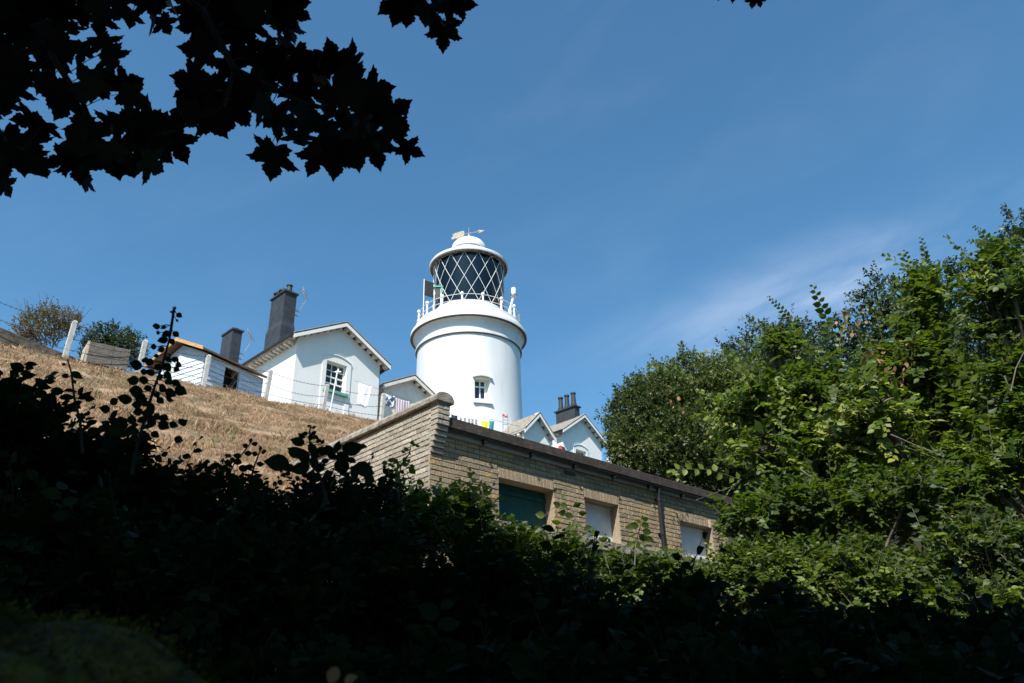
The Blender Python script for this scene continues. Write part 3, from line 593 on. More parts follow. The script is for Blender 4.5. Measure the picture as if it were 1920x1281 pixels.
def aerial(label, p, rz, s=1.):
    e = empty('television_aerial', p, rz, label=label, cat='aerial')
    mb = MB(); mb.tube([(-.25*s, 0, -.5*s), (0, 0, -.5*s), (.1*s, 0, 0), (.32*s, 0, .5*s), (.34*s, 0, 1.0*s)], .018, 6); mb.box(-.3*s, 0, -.03, .03, -.55*s, -.5*s); mb.box(-.3*s, 0, -.03, .03, -.25*s, -.2*s); mb.build('mast', m_ltgrey, e)
    mb = MB(); mb.tube([(-.15*s, -.5*s, .95*s), (.7*s, .5*s, 1.02*s)], .014, 5)
    for i in range(7):
        t = i/6; x, y, z = -.15*s+.85*s*t, -.5*s+1.*s*t, (.95+.07*t)*s; l_ = (.26-.12*t)*s; mb.tube([(x-l_*.7, y+l_*.7, z+.06*s), (x+l_*.7, y-l_*.7, z-.06*s)], .009, 4)
        mb.tube([(x, y, z-l_*.7), (x, y, z+l_*.7)], .008, 4)
    mb.build('antenna', m_ltgrey, e); return e
def hloc(x, y, z): c, s = cos(rH), sin(rH); return (G0[0]+x*c-y*s, G0[1]+x*s+y*c, z)
aerial('spidery aerial bracketed to the taller, nearer chimney', hloc(2.05, 3.9, PL+8.15), rH, .85)
aerial('pale aerial on the chimney that rises behind the shed', hloc(2.25, 9.8, PL+8.0), rH, 1.0)

# ------------------------------------------------------------------ shed, planter, kerb wall
S0 = at(378, 711, 25.5); sh = empty('garden_shed', (S0[0], S0[1], 12.2), radians(61.5), label='small white boarded shed with a brown timber roof and dark open doorway', cat='shed')
mb = MB(); zs = 1.72; L_ = 2.78; Wd = 2.6
for i in range(9):                                      # overlapping boards
    z0, z1 = i*.19, min(zs, (i+1)*.19)
    for a_, b_ in ((0, .93), (1.62, L_)): mb.add([(a_, -.025, z0), (b_, -.025, z0), (b_, -.004, z1), (a_, -.004, z1)], [(0, 1, 2, 3)])
    mb.add([(-.025, 0, z0), (-.025, Wd, z0), (-.004, Wd, z1), (-.004, 0, z1)], [(0, 1, 2, 3)])
holed_wall(mb, 0, L_, -.5, zs, 0, .08, [(.93, 1.62, -.5, 1.55)]); mb.box(0, .08, .08, Wd, -.5, zs); mb.box(L_-.08, L_, .08, Wd, -.5, zs); mb.box(0, L_, Wd-.001, Wd+.08, -.5, zs)
mb.add([(0, 0, zs), (0, Wd, zs), (0, Wd/2, zs+.62)], [(0, 1, 2)]); mb.add([(L_, 0, zs), (L_, Wd, zs), (L_, Wd/2, zs+.62)], [(0, 1, 2)])
mb.build('wall', m_shed, sh)
def yprism(mb, poly, x0, x1):
    n = len(poly); v = [(x0, y, z) for y, z in poly]+[(x1, y, z) for y, z in poly]; mb.add(v, [tuple(range(n)), tuple(range(n, 2*n))[::-1]]+[(i, i+n, (i+1) % n+n, (i+1) % n) for i in range(n)])
mb = MB(); yprism(mb, [(-.2, zs-.02), (Wd/2, zs+.70), (Wd+.2, zs-.02), (Wd+.2, zs+.05), (Wd/2, zs+.78), (-.2, zs+.05)], -.30, L_+.25); mb.build('roof', m_brwood, sh)
mb = MB(); yprism(mb, [(-.23, zs-.06), (Wd/2, zs+.66), (Wd+.23, zs-.06), (Wd+.23, zs+.07), (Wd/2, zs+.80), (-.23, zs+.07)], -.34, -.303); mb.build('bargeboard', m_wood, sh)
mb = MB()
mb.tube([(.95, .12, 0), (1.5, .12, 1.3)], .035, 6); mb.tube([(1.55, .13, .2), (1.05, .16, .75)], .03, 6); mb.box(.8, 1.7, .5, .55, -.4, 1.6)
mb.build('doorway_dark', m_black, sh)  # black sheet set behind the opening stands in for the unlit interior
mb = MB(); mb.tube([(.97, .02, .1), (1.52, .03, 1.2)], .03, 5); mb.tube([(1.6, .02, .5), (1.0, .04, .25)], .025, 5); mb.build('brace', m_oldwood, sh)
p = at(355, 722, 25.0); mb = MB(); mb.box(0, .45, 0, .35, -.2, .45); mb.box(-.03, .48, -.03, .38, .451, .48); tag(mb.build('storage_box', m_shed, loc=(p[0]-.25, p[1]+.3, 12.2), rz=.9, bevel=.008), 'small white box standing against the gable of the shed', 'box')
p = at(160, 668, 22.0); pz = float(H(p[0], p[1])); pb = empty('raised_planter', (p[0], p[1], pz+.20), radians(38), label='raised planter of old timber sleepers in front of the dark green bush', cat='planter')
mb = MB(); mb.box(.0, .05, .0, .9, -.35, .62); mb.build('end_board', m_palewood, pb, loc=None)
for z0 in (-.1, .26):
    mb = MB(); mb.box(.055, .74, 0, .06, z0, z0+.345); mb.box(.75, 1.22, .004, .06, z0, z0+.345); mb.build('side_board', m_oldwood, pb)
mb = MB(); mb.box(.06, 1.2, .07, .9, -.1, .55); mb.build('soil', m_darkwall, pb)
kw = MB(); pts = [(-70, 584, 20.2), (0, 614, 20.8), (50, 634, 21.2), (100, 655, 21.6), (180, 686, 22.0)]
P3 = [at(*q) for q in pts]
for i in range(len(P3)-1):
    a_, b_ = P3[i], P3[i+1]; a0_ = A([a_[0], a_[1], float(H(a_[0], a_[1]))-.3]); b0_ = A([b_[0], b_[1], float(H(b_[0], b_[1]))-.3]); off = A([-.30, .42, 0])
    kw.add([a0_, b0_, b0_+off, a0_+off, a_, b_, b_+off, a_+off], [(0, 1, 5, 4), (4, 5, 6, 7), (1, 2, 6, 5), (2, 3, 7, 6), (3, 0, 4, 7)])
tag(kw.build('edging_wall', m_darkwall), 'low dark stone edging sloping along the top of the bank', 'wall')

# ------------------------------------------------------------------ wire fence, posts along the brow
fe = empty('wire_fence', (P3[0][0], P3[0][1], 12.), label='rusty wire fence on pale concrete posts along the brow of the bank', cat='fence')
fo = A(fe.location)
FP = [((-22, 552), (-40, 615), 20.4), ((141, 602), (124, 660), 21.6), ((273, 638), (262, 684), 23.), ((392, 666), (383, 714), 24.6), ((508, 694), (499, 742), 26.2), ((614, 721), (606, 764), 27.8), ((719, 738), (715, 784), 29.4)]
tops = []
for (a_, b_, Y) in FP:
    t_, f_ = at(*a_, Y), at(*b_, Y); tops.append((t_, f_)); f2 = f_-(t_-f_)*.35; mb = MB(); dx = .065
    ax = (t_-f2)/np.linalg.norm(t_-f2); s1 = unit(A([.7, .7, 0])); s2 = unit(A([-.7, .7, 0]))
    v = [q+dx*(i*s1+j*s2)-fo for q in (f2, t_-ax*.04) for i, j in ((-1, -1), (1, -1), (1, 1), (-1, 1))]+[t_+dx*.6*(i*s1+j*s2)-fo for i, j in ((-1, -1), (1, -1), (1, 1), (-1, 1))]
    mb.add(v, [(0, 1, 5, 4), (1, 2, 6, 5), (2, 3, 7, 6), (3, 0, 4, 7), (4, 5, 9, 8), (5, 6, 10, 9), (6, 7, 11, 10), (7, 4, 8, 11), (8, 9, 10, 11)]); mb.build('post', m_conc, fe)
for fr_, sag in ((.10, .10), (.55, .14), (.93, .06)):
    mb = MB()
    for i in range(len(tops)-1):
        a_ = tops[i][0]*(1-fr_)+tops[i][1]*fr_; b_ = tops[i+1][0]*(1-fr_)+tops[i+1][1]*fr_
        pt = [a_+(b_-a_)*t-A([0, 0, sag*4*t*(1-t)])-fo-A([0, .07, 0]) for t in np.linspace(0, 1, 11)]; mb.tube(pt, .0075, 4)
        for t in np.linspace(.04, .96, 16):
            q = a_+(b_-a_)*t-A([0, 0, sag*4*t*(1-t)])-fo-A([0, .07, 0]); mb.tube([q-A([.02, 0, .03]), q+A([.02, 0, .03])], .006, 3)
    mb.build('wire', m_wire, fe)

# ------------------------------------------------------------------ brick outbuilding
C0 = at(806, 835, 10.4); rB = radians(43.4)
bb = empty('brick_outbuilding', (C0[0], C0[1], 0), rB, label='old buff brick outbuilding with boarded openings and a dark flat roof edge', cat='building')
HO = [(1.26, 2.40, 4.27, 4.905), (3.10, 3.93, 4.27, 4.91), (5.60, 6.60, 4.27, 4.90)]
def bricks(mb, x0, x1, z0, z1, holes, place, tin, ch=.075, bl=.225):
    nrow = int(round((z1-z0)/ch))
    for j in range(nrow):
        za, zb_ = z0+j*ch, z0+(j+1)*ch-.011
        if za+.03 > z1: break
        x = x0-(bl/2 if j % 2 else 0)
        while x < x1:
            ln = bl if (j % 4) != 3 else bl/2
            a_, b_ = max(x, x0), min(x+ln-.010, x1); x += ln
            segs = [(a_, b_)]
            for h in holes:
                if za+.04 > h[2] and za+.03 < h[3]:
                    ns = []
                    for s_ in segs:
                        if s_[1] <= h[0] or s_[0] >= h[1]: ns.append(s_)
                        else:
                            if s_[0] < h[0]: ns.append((s_[0], h[0]))
                            if s_[1] > h[1]: ns.append((h[1], s_[1]))
                    segs = ns
            for a2, b2 in segs:
                if b2-a2 < .02: continue
                pr_ = random.uniform(0, .005) if random.random() < .9 else random.uniform(-.006, 0); d = lambda: random.uniform(-.0025, .0025)
                place(mb, a2+d(), b2+d(), za+d(), min(zb_, z1)+d(), pr_, min(.98, max(.01, tin()+.16*sin(a2*2.3+za*3)*sin(za*8+a2)+.10*sin(a2*7.1-za*5))))
def pl_front(mb, a_, b_, c_, d_, p_, t):
    r = .004; mb.add([(a_, .02, c_), (b_, .02, c_), (b_, .02, d_), (a_, .02, d_), (a_, -p_+r, c_), (b_, -p_+r, c_), (b_, -p_+r, d_), (a_, -p_+r, d_), (a_+r, -p_, c_+r), (b_-r, -p_, c_+r), (b_-r, -p_, d_-r), (a_+r, -p_, d_-r)],
        [(0, 1, 5, 4), (1, 2, 6, 5), (2, 3, 7, 6), (3, 0, 4, 7), (4, 5, 9, 8), (5, 6, 10, 9), (6, 7, 11, 10), (7, 4, 8, 11), (8, 9, 10, 11)], t)
def pl_end(mb, a_, b_, c_, d_, p_, t):
    r = .007; q = [(.02, a_, c_), (.02, b_, c_), (.02, b_, d_), (.02, a_, d_), (-p_+r, a_, c_), (-p_+r, b_, c_), (-p_+r, b_, d_), (-p_+r, a_, d_), (-p_, a_+r, c_+r), (-p_, b_-r, c_+r), (-p_, b_-r, d_-r), (-p_, a_+r, d_-r)]
    mb.add(q, [(0, 1, 5, 4), (1, 2, 6, 5), (2, 3, 7, 6), (3, 0, 4, 7), (4, 5, 9, 8), (5, 6, 10, 9), (6, 7, 11, 10), (7, 4, 8, 11), (8, 9, 10, 11)], t)
LI = [(h[0]-.01, h[1]+.01, h[3], h[3]+.15) for h in HO]
mb = MB(); bricks(mb, .0, 7.12, 4.35, 5.40, HO+LI, pl_front, lambda: random.gauss(.45, .17))
for h in HO:
    n_s = int((h[1]-h[0])/.075)
    for i in range(n_s): w_s = (h[1]-h[0])/n_s; pl_front(mb, h[0]+i*w_s, h[0]+(i+1)*w_s-.009, h[3]+.003, h[3]+.147, random.uniform(0, .006), random.uniform(.3, .55)); mb.build('front_brickwork', MBRICK, bb)
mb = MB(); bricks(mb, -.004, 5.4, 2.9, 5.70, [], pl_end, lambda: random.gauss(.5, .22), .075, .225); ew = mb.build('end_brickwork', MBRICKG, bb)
mb = MB(); holed_wall(mb, .218, 7.12, 2.6, 5.40, .009, .26, [(h[0], h[1], h[2]-.02, h[3]) for h in HO]); mb.box(.0125, .215, .0125, 5.4, 2.6, 5.71); mb.box(7.12-.2, 7.115, .27, 4.5, 2.6, 5.40); mb.build('mortar_core', m_mortar, bb)
mb = MB(); mb.box(-.03, 7.2, -.07, .20, 4.10, 4.262); mb.box(-.01, 7.15, -.03, .2, 2.8, 4.098); mb.build('plinth', m_stone, bb, bevel=.012)
# corbelled pier end of the gable wall
mb = MB()
for i in range(6): mb.box(.0+random.uniform(0, .006), .213, -.026*(i+1), .0, 5.035+.075*i, 5.035+.075*i+.063, .25+random.random()*.3)
nrow = 4
for j in range(nrow):
    z0 = 5.485+j*.073-.0
    for (a_, b_) in (((0, .213),) if j % 2 else ((0, .103), (.112, .213))):
        mb.box(a_+random.uniform(-.004, .004), b_, -.165+random.uniform(-.008, .006), .0, z0, z0+.062, .3+random.random()*.4)
mb.build('corbelled_pier', MBRICKG, bb, bevel=.006)
mb = MB(); mb.box(.012, .205, -.15, .0, 5.42, 5.75); [mb.box(.012, .205, -.026*(i+1)+.012, .0, 5.035+.075*i+.05, 5.035+.075*i+.09) for i in range(6)]; mb.build('pier_core', m_mortar, bb)
mb = MB(); prof = [(-.055, 5.735), (-.055, 5.80)]+[(.107-.150*cos(t), 5.80+.085*sin(t)) for t in np.linspace(.1, pi-.1, 11)]+[(.27, 5.80), (.27, 5.735)]
yy_ = [-.20]+list(np.arange(.3, 5.2, .46))+[5.4]
for i in range(len(yy_)-1):
    dz = random.uniform(-.006, .006); mb.prism([(x+random.uniform(-.003, .003), z+dz) for x, z in prof], yy_[i]+.004, yy_[i+1]-.004)
mb.build('coping', m_stone, bb, bevel=.008)
mb = MB(); mb.prism([(.216, 5.405), (.216, 5.562), (7.26, 5.562), (7.26, 5.405)], -.125, 4.6)
mb.build('roof_slab', m_slab, bb, bevel=.012)
mb = MB(); mb.box(.216, 7.15, -.045, .0, 5.315, 5.402); mb.build('fascia_board', m_beam, bb)
mb = MB(); mb.tube([(.22, -.095, 5.392), (7.2, -.095, 5.385)], .022, 8); mb.build('gutter', m_black, bb)
for x in np.arange(.9, 7.1, .95): mb = MB(); mb.box(x, x+.035, -.122, -.05, 5.33, 5.35); mb.box(x, x+.035, -.064, -.046, 5.30, 5.4); mb.build('gutter_bracket', m_black, bb)
mb = MB(); mb.tube([(4.98, -.085, 5.36), (4.98, -.07, 5.25), (4.98, -.06, 5.2), (4.98, -.06, 3.9)], .034, 10)
for z in (5.14, 4.55): mb.tube([(4.98, -.06, z), (4.98, -.06, z+.05)], .042, 10); mb.box(4.92, 5.04, -.03, .0, z+.01, z+.04)
mb.build('downpipe', m_black, bb, smooth=True)
mb = MB(); mb.box(2.66, 2.9, -.012, .01, 5.21, 5.275); mb.build('air_brick', m_black, bb)
b_ = HO[0]; mb = MB(); mb.box(b_[0]-.0, b_[1], .20, .22, b_[2], b_[3]-.01); gb = mb.build('green_board', m_green, bb)
mb = MB(); mb.box(b_[0], b_[1], .18, .199, b_[3]-.16, b_[3]-.11); mb.build('batten', m_green, gb)
mb = MB(); mb.box(b_[0]+.04, b_[0]+.5, .17, .199, b_[2], b_[2]+.05); mb.build('batten', m_board, gb)
for h in HO[1:]:
    mb = MB(); mb.box(h[0], h[1], .185, .205, h[2], h[3]-.01); wb_ = mb.build('white_board', m_board, bb)
    mb = MB(); mb.box(h[0], h[1], .170, .184, h[3]-.045, h[3]-.008); mb.build('frame', m_board, wb_)

# ------------------------------------------------------------------ washing and small things by the houses
def cloth(name, label, quad, Y, m, group=None, thick=.012, wav=.05, n=14, colr=None):
    """hanging cloth: corners in order top-left, top-right, bottom-right, bottom-left"""
    q = [at(x, y, Y) for x, y in quad]; V = []; Fc = []
    for j in range(n+1):
        for i in range(n+1):
            s, t = i/n, j/n; p = (q[0]*(1-s)+q[1]*s)*(1-t)+(q[3]*(1-s)+q[2]*s)*t
            p = p+A([0, 1., 0])*wav*(sin(s*9+t*2)*(.3+t)+.4*sin(s*17+1))+A([0, 0, -1])*.04*4*s*(1-s)*(1-t); V.append(p)
    o0 = V[0].copy(); V = [v-o0 for v in V]
    for j in range(n):
        for i in range(n): k = j*(n+1)+i; Fc.append((k, k+1, k+n+2, k+n+1))
    o = np_mesh(name, V, Fc, m, smooth=True); o.location = tuple(o0); sd = o.modifiers.new('thickness', 'SOLIDIFY'); sd.thickness = thick
    return tag(o, label, 'laundry', group)
m_cl1 = mat('white_cotton', (.66, .66, .74), (.78, .78, .84), 3, .9); m_cl2 = mat('patterned_cloth', (.03, .05, .09), (.62, .68, .76), 4.5, .9, lo=.48, hi=.52)
m_cl3, n_, l_, b_3 = pr('striped_towel'); t_ = n_.new("ShaderNodeTexCoord"); wv = n_.new("ShaderNodeTexWave"); wv.inputs['Scale'].default_value = 3.1; wv.inputs['Distortion'].default_value = .6
rr_ = n_.new("ShaderNodeValToRGB"); rr_.color_ramp.elements[0].color = (.16, .14, .20, 1); rr_.color_ramp.elements[1].color = (.52, .44, .46, 1); l_.new(t_.outputs['Object'], wv.inputs[0]); l_.new(wv.outputs[0], rr_.inputs[0]); l_.new(rr_.outputs[0], b_3.inputs['Base Color']); b_3.inputs['Roughness'].default_value = .9
m_yel = mat('yellow_cloth', (.55, .60, .04), (.65, .70, .08), 4, .9); m_tl = mat('teal_cloth', (.03, .18, .26), (.06, .24, .32), 4, .9); m_red = mat('red_cloth', (.5, .04, .05), (.6, .07, .08), 4, .9); m_nav = mat('navy_cloth', (.015, .02, .04), (.04, .05, .08), 6, .95)
m_gry = mat('grey_cloth', (.10, .10, .11), (.5, .5, .52), 14, .9)
cloth('hanging_sheet', 'white pillowcase hanging by its corners beside the cottage window', [(672, 716), (698, 725), (688, 766), (669, 758)], 29.2, m_cl1)
cloth('hanging_shirt', 'dark blue and white patterned shirt on the line by the last fence post', [(723, 738), (740, 743), (738, 766), (723, 760)], 29.8, m_cl2, wav=.03)
cloth('hanging_towel', 'striped mauve towel on the line next to the patterned shirt', [(741, 745), (769, 753), (766, 786), (740, 776)], 29.9, m_cl3, wav=.03)
cloth('hanging_vest', 'bright yellow vest hanging over the dark roof edge', [(902, 787), (917, 790), (914, 812), (905, 806)], 33.5, m_yel, wav=.03)
cloth('hanging_shorts', 'teal garment pegged beside the yellow vest', [(918, 788), (927, 789), (925, 812), (917, 808)], 33.6, m_tl, wav=.03)
cloth('hanging_trousers', 'black garment on the line just right of the brick pier', [(846, 776), (858, 779), (858, 798), (846, 796)], 33.2, m_nav, wav=.02)
for i, x in enumerate((864, 872, 880, 886, 893)):
    cloth('hanging_sock', 'small grey sock pegged between the black garment and the yellow vest', [(x-2, 781+i*.8), (x+2.5, 782+i*.8), (x+2, 793+i), (x-2, 791+i)], 33.4, m_gry, 'grey socks pegged in a row on the line', wav=.01, n=4)
ln = MB(); ln.tube([at(838, 772, 33), at(880, 780.5, 33.4), at(928, 788, 33.7), at(975, 800, 34)], .008, 4); tag(ln.build('washing_line', m_ltgrey), 'thin washing line strung in front of the lighthouse base', 'line')
ln = MB(); ln.tube([at(665, 714, 29.1), at(720, 733, 29.7), at(790, 760, 30.2)], .008, 4); tag(ln.build('washing_line', m_ltgrey), 'thin washing line holding the towel left of the lighthouse', 'line')
pt = empty('clothes_prop', at(619, 764, 27.6), label='slim white prop leaning in front of the cottage sash window', cat='pole')
q0_ = A(pt.location); mb = MB(); mb.tube([A([0, 0, -.3]), at(633, 695, 27.6)-q0_], .028, 8); mb.build('shaft', m_white, pt); mb = MB(); tp = at(634, 697, 27.6)-q0_; mb.box(tp[0]-.12, tp[0]+.12, -.03, .03, tp[2]-.03, tp[2]+.01); mb.tube([tp, tp+A([.01, 0, .12])], .035, 8, .02); mb.build('head', m_white, pt)
dr = empty('drying_rack', at(948, 800, 34.2), .3, label='small metal airer with a red cloth at the foot of the lighthouse', cat='rack'); mb = MB()
for x in (-.13, .13): mb.tube([(x, 0, -.3), (x*.8, 0, .62)], .012, 5)
for z in (.1, .3, .45): mb.tube([(-.14, 0, z), (.14, 0, z+.02)], .01, 4)
mb.build('frame', m_ltgrey, dr); mb = MB(); mb.box(-.15, -.04, -.015, .015, .50, .59); mb.box(-.039, .09, -.012, .018, .44, .53); mb.build('red_cloth', m_red, dr, bevel=.01)
pp = empty('line_post', at(1028, 838, 40.), label='tall white washing post between the two right-hand gables', cat='post'); q0_ = A(pp.location); mb = MB(); mb.tube([A([0, 0, -1.]), at(1025, 800, 40.)-q0_], .075, 10, .05); mb.build('shaft', m_white, pp); mb = MB(); tp = at(1025, 800, 40)-q0_; mb.lathe([(0, tp[2]), (.09, tp[2]), (.10, tp[2]+.06), (.05, tp[2]+.12), (.06, tp[2]+.18), (0, tp[2]+.2)], 12, tp[0], tp[1]); mb.box(tp[0]-.2, tp[0]-.05, -.02, .02, tp[2]-.22, tp[2]-.18); mb.build('finial', m_white, pp, smooth=True)
for x, y0_, y1_, wd, lb in ((965.5, 802, 822, .11, 'short white gatepost left of the small steep gable'), (1040, 818, 840, .10, 'squat white post beside the washing post'), (1012, 826, 842, .08, 'low rounded white post before the small steep gable')):
    b_ = at(x, y1_, 40.); t_ = at(x, y0_, 40.); mb = MB(); h_ = t_[2]-b_[2]; mb.box(-wd, wd, -wd, wd, -1., h_-.08); mb.add([(-wd*1.2, -wd*1.2, h_-.079), (wd*1.2, -wd*1.2, h_-.079), (wd*1.2, wd*1.2, h_-.079), (-wd*1.2, wd*1.2, h_-.079), (0, 0, h_)], [(0, 1, 4), (1, 2, 4), (2, 3, 4), (3, 0, 4), (0, 3, 2, 1)])
    tag(mb.build('garden_post', m_white, loc=b_), lb, 'post')
cloth('hanging_jacket', 'red jacket hung left of the arched cottage window', [(1047, 835), (1052, 834), (1056, 848), (1048, 846)], 41., m_red, wav=.03, n=6)
cloth('hanging_jumper', 'navy garment next to the red jacket by the arched window', [(1053, 835), (1058, 838), (1063, 849), (1055, 848)], 41.05, m_nav, wav=.03, n=6)
b_ = at(1147, 872, 44.); mb = MB()
mb.box(-.28, .28, -.2, .2, -1, .18); [mb.box(x, x+.14, -.2, .2, .181, .36) for x in (-.28, -.07, .14)]
tag(mb.build('wall_cap', m_white, loc=b_), 'stub of white notched wall right of the last cottage', 'wall')
# ------------------------------------------------------------------ vegetation
def SC(P): return F_PX/float((P-EYE)@FWD)
def lobe(px, py, Y, rx, ry, dp=1.):
    c = at(px, py, Y); s = SC(c); return (tuple(c), (rx/s, rx/s*dp, ry/s))
def foot(l, dx=0, dy=0):
    x, y = l[0][0]+dx, l[0][1]+dy; return (x, y, float(H(x, y)))
def spr(pts, Y, n=20, leaf=None, t=.8):
    d = dict(pts=[at(x, y, Y+.15*i) for i, (x, y) in enumerate(pts)], n=n, t=t)
    if leaf: d['leaf'] = leaf
    return d
# far trees on the right
L = [lobe(1232, 795, 24, 90, 92), lobe(1300, 762, 24.5, 100, 92), lobe(1400, 790, 25, 110, 120), lobe(1182, 850, 23.5, 38, 60), lobe(1290, 860, 23.5, 120, 80)]
plant('rounded_tree', 'big rounded olive-green tree just right of the last cottage', 'tree', foot(L[1]), L, 13000, .34, .10, 11, G_FAR, trunk=.3, base_t=.5, var=.2, up=.35, back=.25, rmin=.75, rank=False)
L = [lobe(1440, 700, 28, 88, 92), lobe(1500, 690, 28.5, 70, 92), lobe(1375, 730, 27.5, 50, 62)]
plant('dark_tree', 'dark evergreen crown rising behind the rounded olive tree', 'tree', foot(L[0]), L, 3000, .45, .11, 11, G_DARKT, trunk=.28, base_t=.35, up=.6, back=.2, rmin=.75, rank=False)
L = [lobe(1665, 600, 20, 62, 92), lobe(1775, 600, 19.5, 88, 108), lobe(1580, 660, 20, 60, 70), lobe(1580, 800, 18.5, 140, 110), lobe(1800, 780, 18.5, 150, 120), lobe(1700, 900, 17, 160, 80), lobe(2050, 900, 16.5, 170, 120)]
plant('dark_tree', 'dark round-headed tree seen behind the tall leafy leader at right', 'tree', foot(L[1]), L, 4800, .42, .11, 11, G_DARKT, trunk=.26, base_t=.55, up=.4, back=.2, rmin=.75, rank=False)
L = [lobe(1965, 520, 17, 82, 140), lobe(1900, 640, 17, 90, 120), lobe(2140, 640, 17, 150, 190)]
plant('tall_tree', 'tall dark tree cut off by the right edge of the photo', 'tree', foot(L[0]), L, 3600, .42, .10, 11, G_DARKT, trunk=.26, base_t=.45, up=.5, back=.2, rmin=.75, rank=False)
# elms
L = [lobe(1425, 775, 11.5, 100, 72), lobe(1530, 725, 12, 88, 92), lobe(1440, 868, 11, 80, 62), lobe(1530, 850, 11.5, 110, 88), lobe(1470, 665, 12, 48, 50)]
SPR = [spr([(1308, 670), (1318, 661), (1345, 662), (1380, 678), (1425, 705), (1470, 740)], 11.0, 26, .10, .9), spr([(1385, 600), (1400, 596), (1440, 615), (1470, 650)], 11.4, 20, .085, .86), spr([(1440, 556), (1458, 572), (1482, 598), (1510, 640)], 11.6, 26, .085, .93),
       spr([(1524, 536), (1534, 560), (1548, 590), (1556, 640)], 11.2, 17, .135, .35), spr([(1600, 560), (1585, 600), (1570, 660)], 11.8, 16, .08, .9), spr([(1205, 700), (1225, 683), (1262, 690), (1310, 720)], 12.5, 18, .09, .85),
       spr([(1280, 905), (1255, 880), (1330, 880), (1390, 900)], 9.6, 16, .10, .8), spr([(1350, 745), (1380, 735), (1430, 760)], 11, 18, .1, .8), spr([(1370, 700), (1400, 705), (1450, 735)], 11, 18, .1, .85)]
plant('elm_thicket', 'bright green elm with arching sprays in the middle of the thicket', 'tree', foot(L[3]), clumps(L, 7), 1050, .55, .100, 12, G_ELM, trunk=.09, tmpl=OVATE, base_t=.45, var=.17, up=.35, droop=.28, sprays=SPR, back=.12, rmin=.45, inner=.3, tw=.005)
L = [lobe(1700, 690, 10.5, 92, 100), lobe(1735, 575, 10.3, 46, 88), lobe(1650, 800, 10, 105, 95), lobe(1790, 790, 10.5, 105, 110)]
SPR = [spr([(1727, 446), (1733, 470), (1736, 510), (1742, 560)], 10.2, 26, .088, .86), spr([(1697, 470), (1706, 500), (1722, 550), (1735, 600)], 10.1, 26, .085, .88), spr([(1662, 522), (1690, 530), (1715, 560)], 10.2, 18, .085, .7), spr([(1760, 490), (1752, 520), (1745, 570)], 10.4, 18, .08, .6),
       spr([(1610, 590), (1630, 575), (1665, 600), (1690, 650)], 10.6, 18, .075, .93), spr([(1655, 545), (1640, 580), (1655, 640)], 11, 16, .075, .5)]
plant('elm_thicket', 'upright elm with a tall leafy leader poking into the sky', 'tree', foot(L[0]), clumps(L, 7), 1000, .52, .098, 12, G_ELM, trunk=.08, tmpl=OVATE, base_t=.42, var=.17, up=.6, droop=.2, sprays=SPR, back=.12, rmin=.45, inner=.3, tw=.005)
L = [lobe(1890, 600, 9.4, 78, 95), lobe(1915, 790, 9.2, 100, 130), lobe(1850, 500, 9.6, 44, 50), lobe(1830, 880, 9.2, 90, 80), lobe(2060, 760, 9., 120, 150), lobe(2080, 950, 8.6, 130, 110)]
SPR = [spr([(1826, 425), (1840, 436), (1870, 470), (1890, 520)], 9.3, 26, .085, .8), spr([(1815, 452), (1850, 462), (1890, 500)], 9.3, 22, .085, .85), spr([(1800, 520), (1840, 512), (1880, 540)], 9.2, 20, .08, .93), spr([(1925, 440), (1915, 480), (1900, 540)], 9.4, 20, .08, .7)]
plant('elm_thicket', 'elm with long leafy shoots against the right edge of the photo', 'tree', foot(L[1]), clumps(L, 7), 1500, .48, .090, 12, G_ELM, trunk=.08, tmpl=OVATE, base_t=.42, var=.17, up=.5, droop=.22, sprays=SPR, back=.12, rmin=.45, inner=.3, tw=.005)
L = [lobe(1470, 965, 9.5, 92, 64), lobe(1560, 945, 9.2, 115, 75), lobe(1720, 940, 8.8, 120, 85), lobe(1392, 985, 9., 48, 42)]
plant('hedge_shrub', 'broad shrub of mid-green leaves under the elms, right of the outbuilding', 'shrub', foot(L[1]), clumps(L, 6), 1150, .40, .075, 11, G_ELM, trunk=.05, tmpl=OVATE, base_t=.36, var=.17, back=.1, rmin=.45, inner=.3)
# withered sprigs caught in the elm
Q = []
for px, py, k in ((1640, 665, 16), (1680, 700, 18), (1590, 610, 12), (1575, 590, 7), (1265, 745, 6), (1700, 655, 10), (1655, 690, 10)):
    for _ in range(k): Q.append(at(px+random.gauss(0, 11), py+random.gauss(0, 8), 9.9 if px > 1600 else 11.0)+rng.normal(0, .06, 3))
Q = A(Q); V, Fc, T = leaves(Q, rng.normal(0, .5, Q.shape)+A([0, 0, -.8]), rng.normal(size=Q.shape), rng.uniform(.05, .09, len(Q)), OVATE, rng.uniform(0, 1, len(Q)))
o = np_mesh('withered_sprig', V-Q[0], Fc, G_DEAD, None, T); o.location = tuple(Q[0]); tag(o, 'withered orange-brown leaves caught high in the elms', 'leaves', kind='stuff')
# pale bare branches showing in the thicket
for j, (pp_, Y, lb) in enumerate(((((1690, 765), (1718, 790)), 9.3, 'short pale dead stick slanting in the middle of the elms'), (((1670, 815), (1705, 830), (1740, 845)), 9.2, 'long pale dead branch low in the right-hand elms'), (((1883, 705), (1895, 735), (1905, 690), (1920, 660)), 8.4, 'forked pale twig near the right edge'), (((1500, 880), (1535, 905), (1565, 932)), 8.9, 'thin pale branch low in the elms beside the outbuilding'))):
    mb = MB(); mb.tube([at(x, y, Y) for x, y in pp_], .011, 6, .004); tag(mb.build('dead_branch', m_oldwood if j else mat('bleached_wood', (.24, .21, .18), (.34, .31, .27), 12, .9)), lb, 'branch')
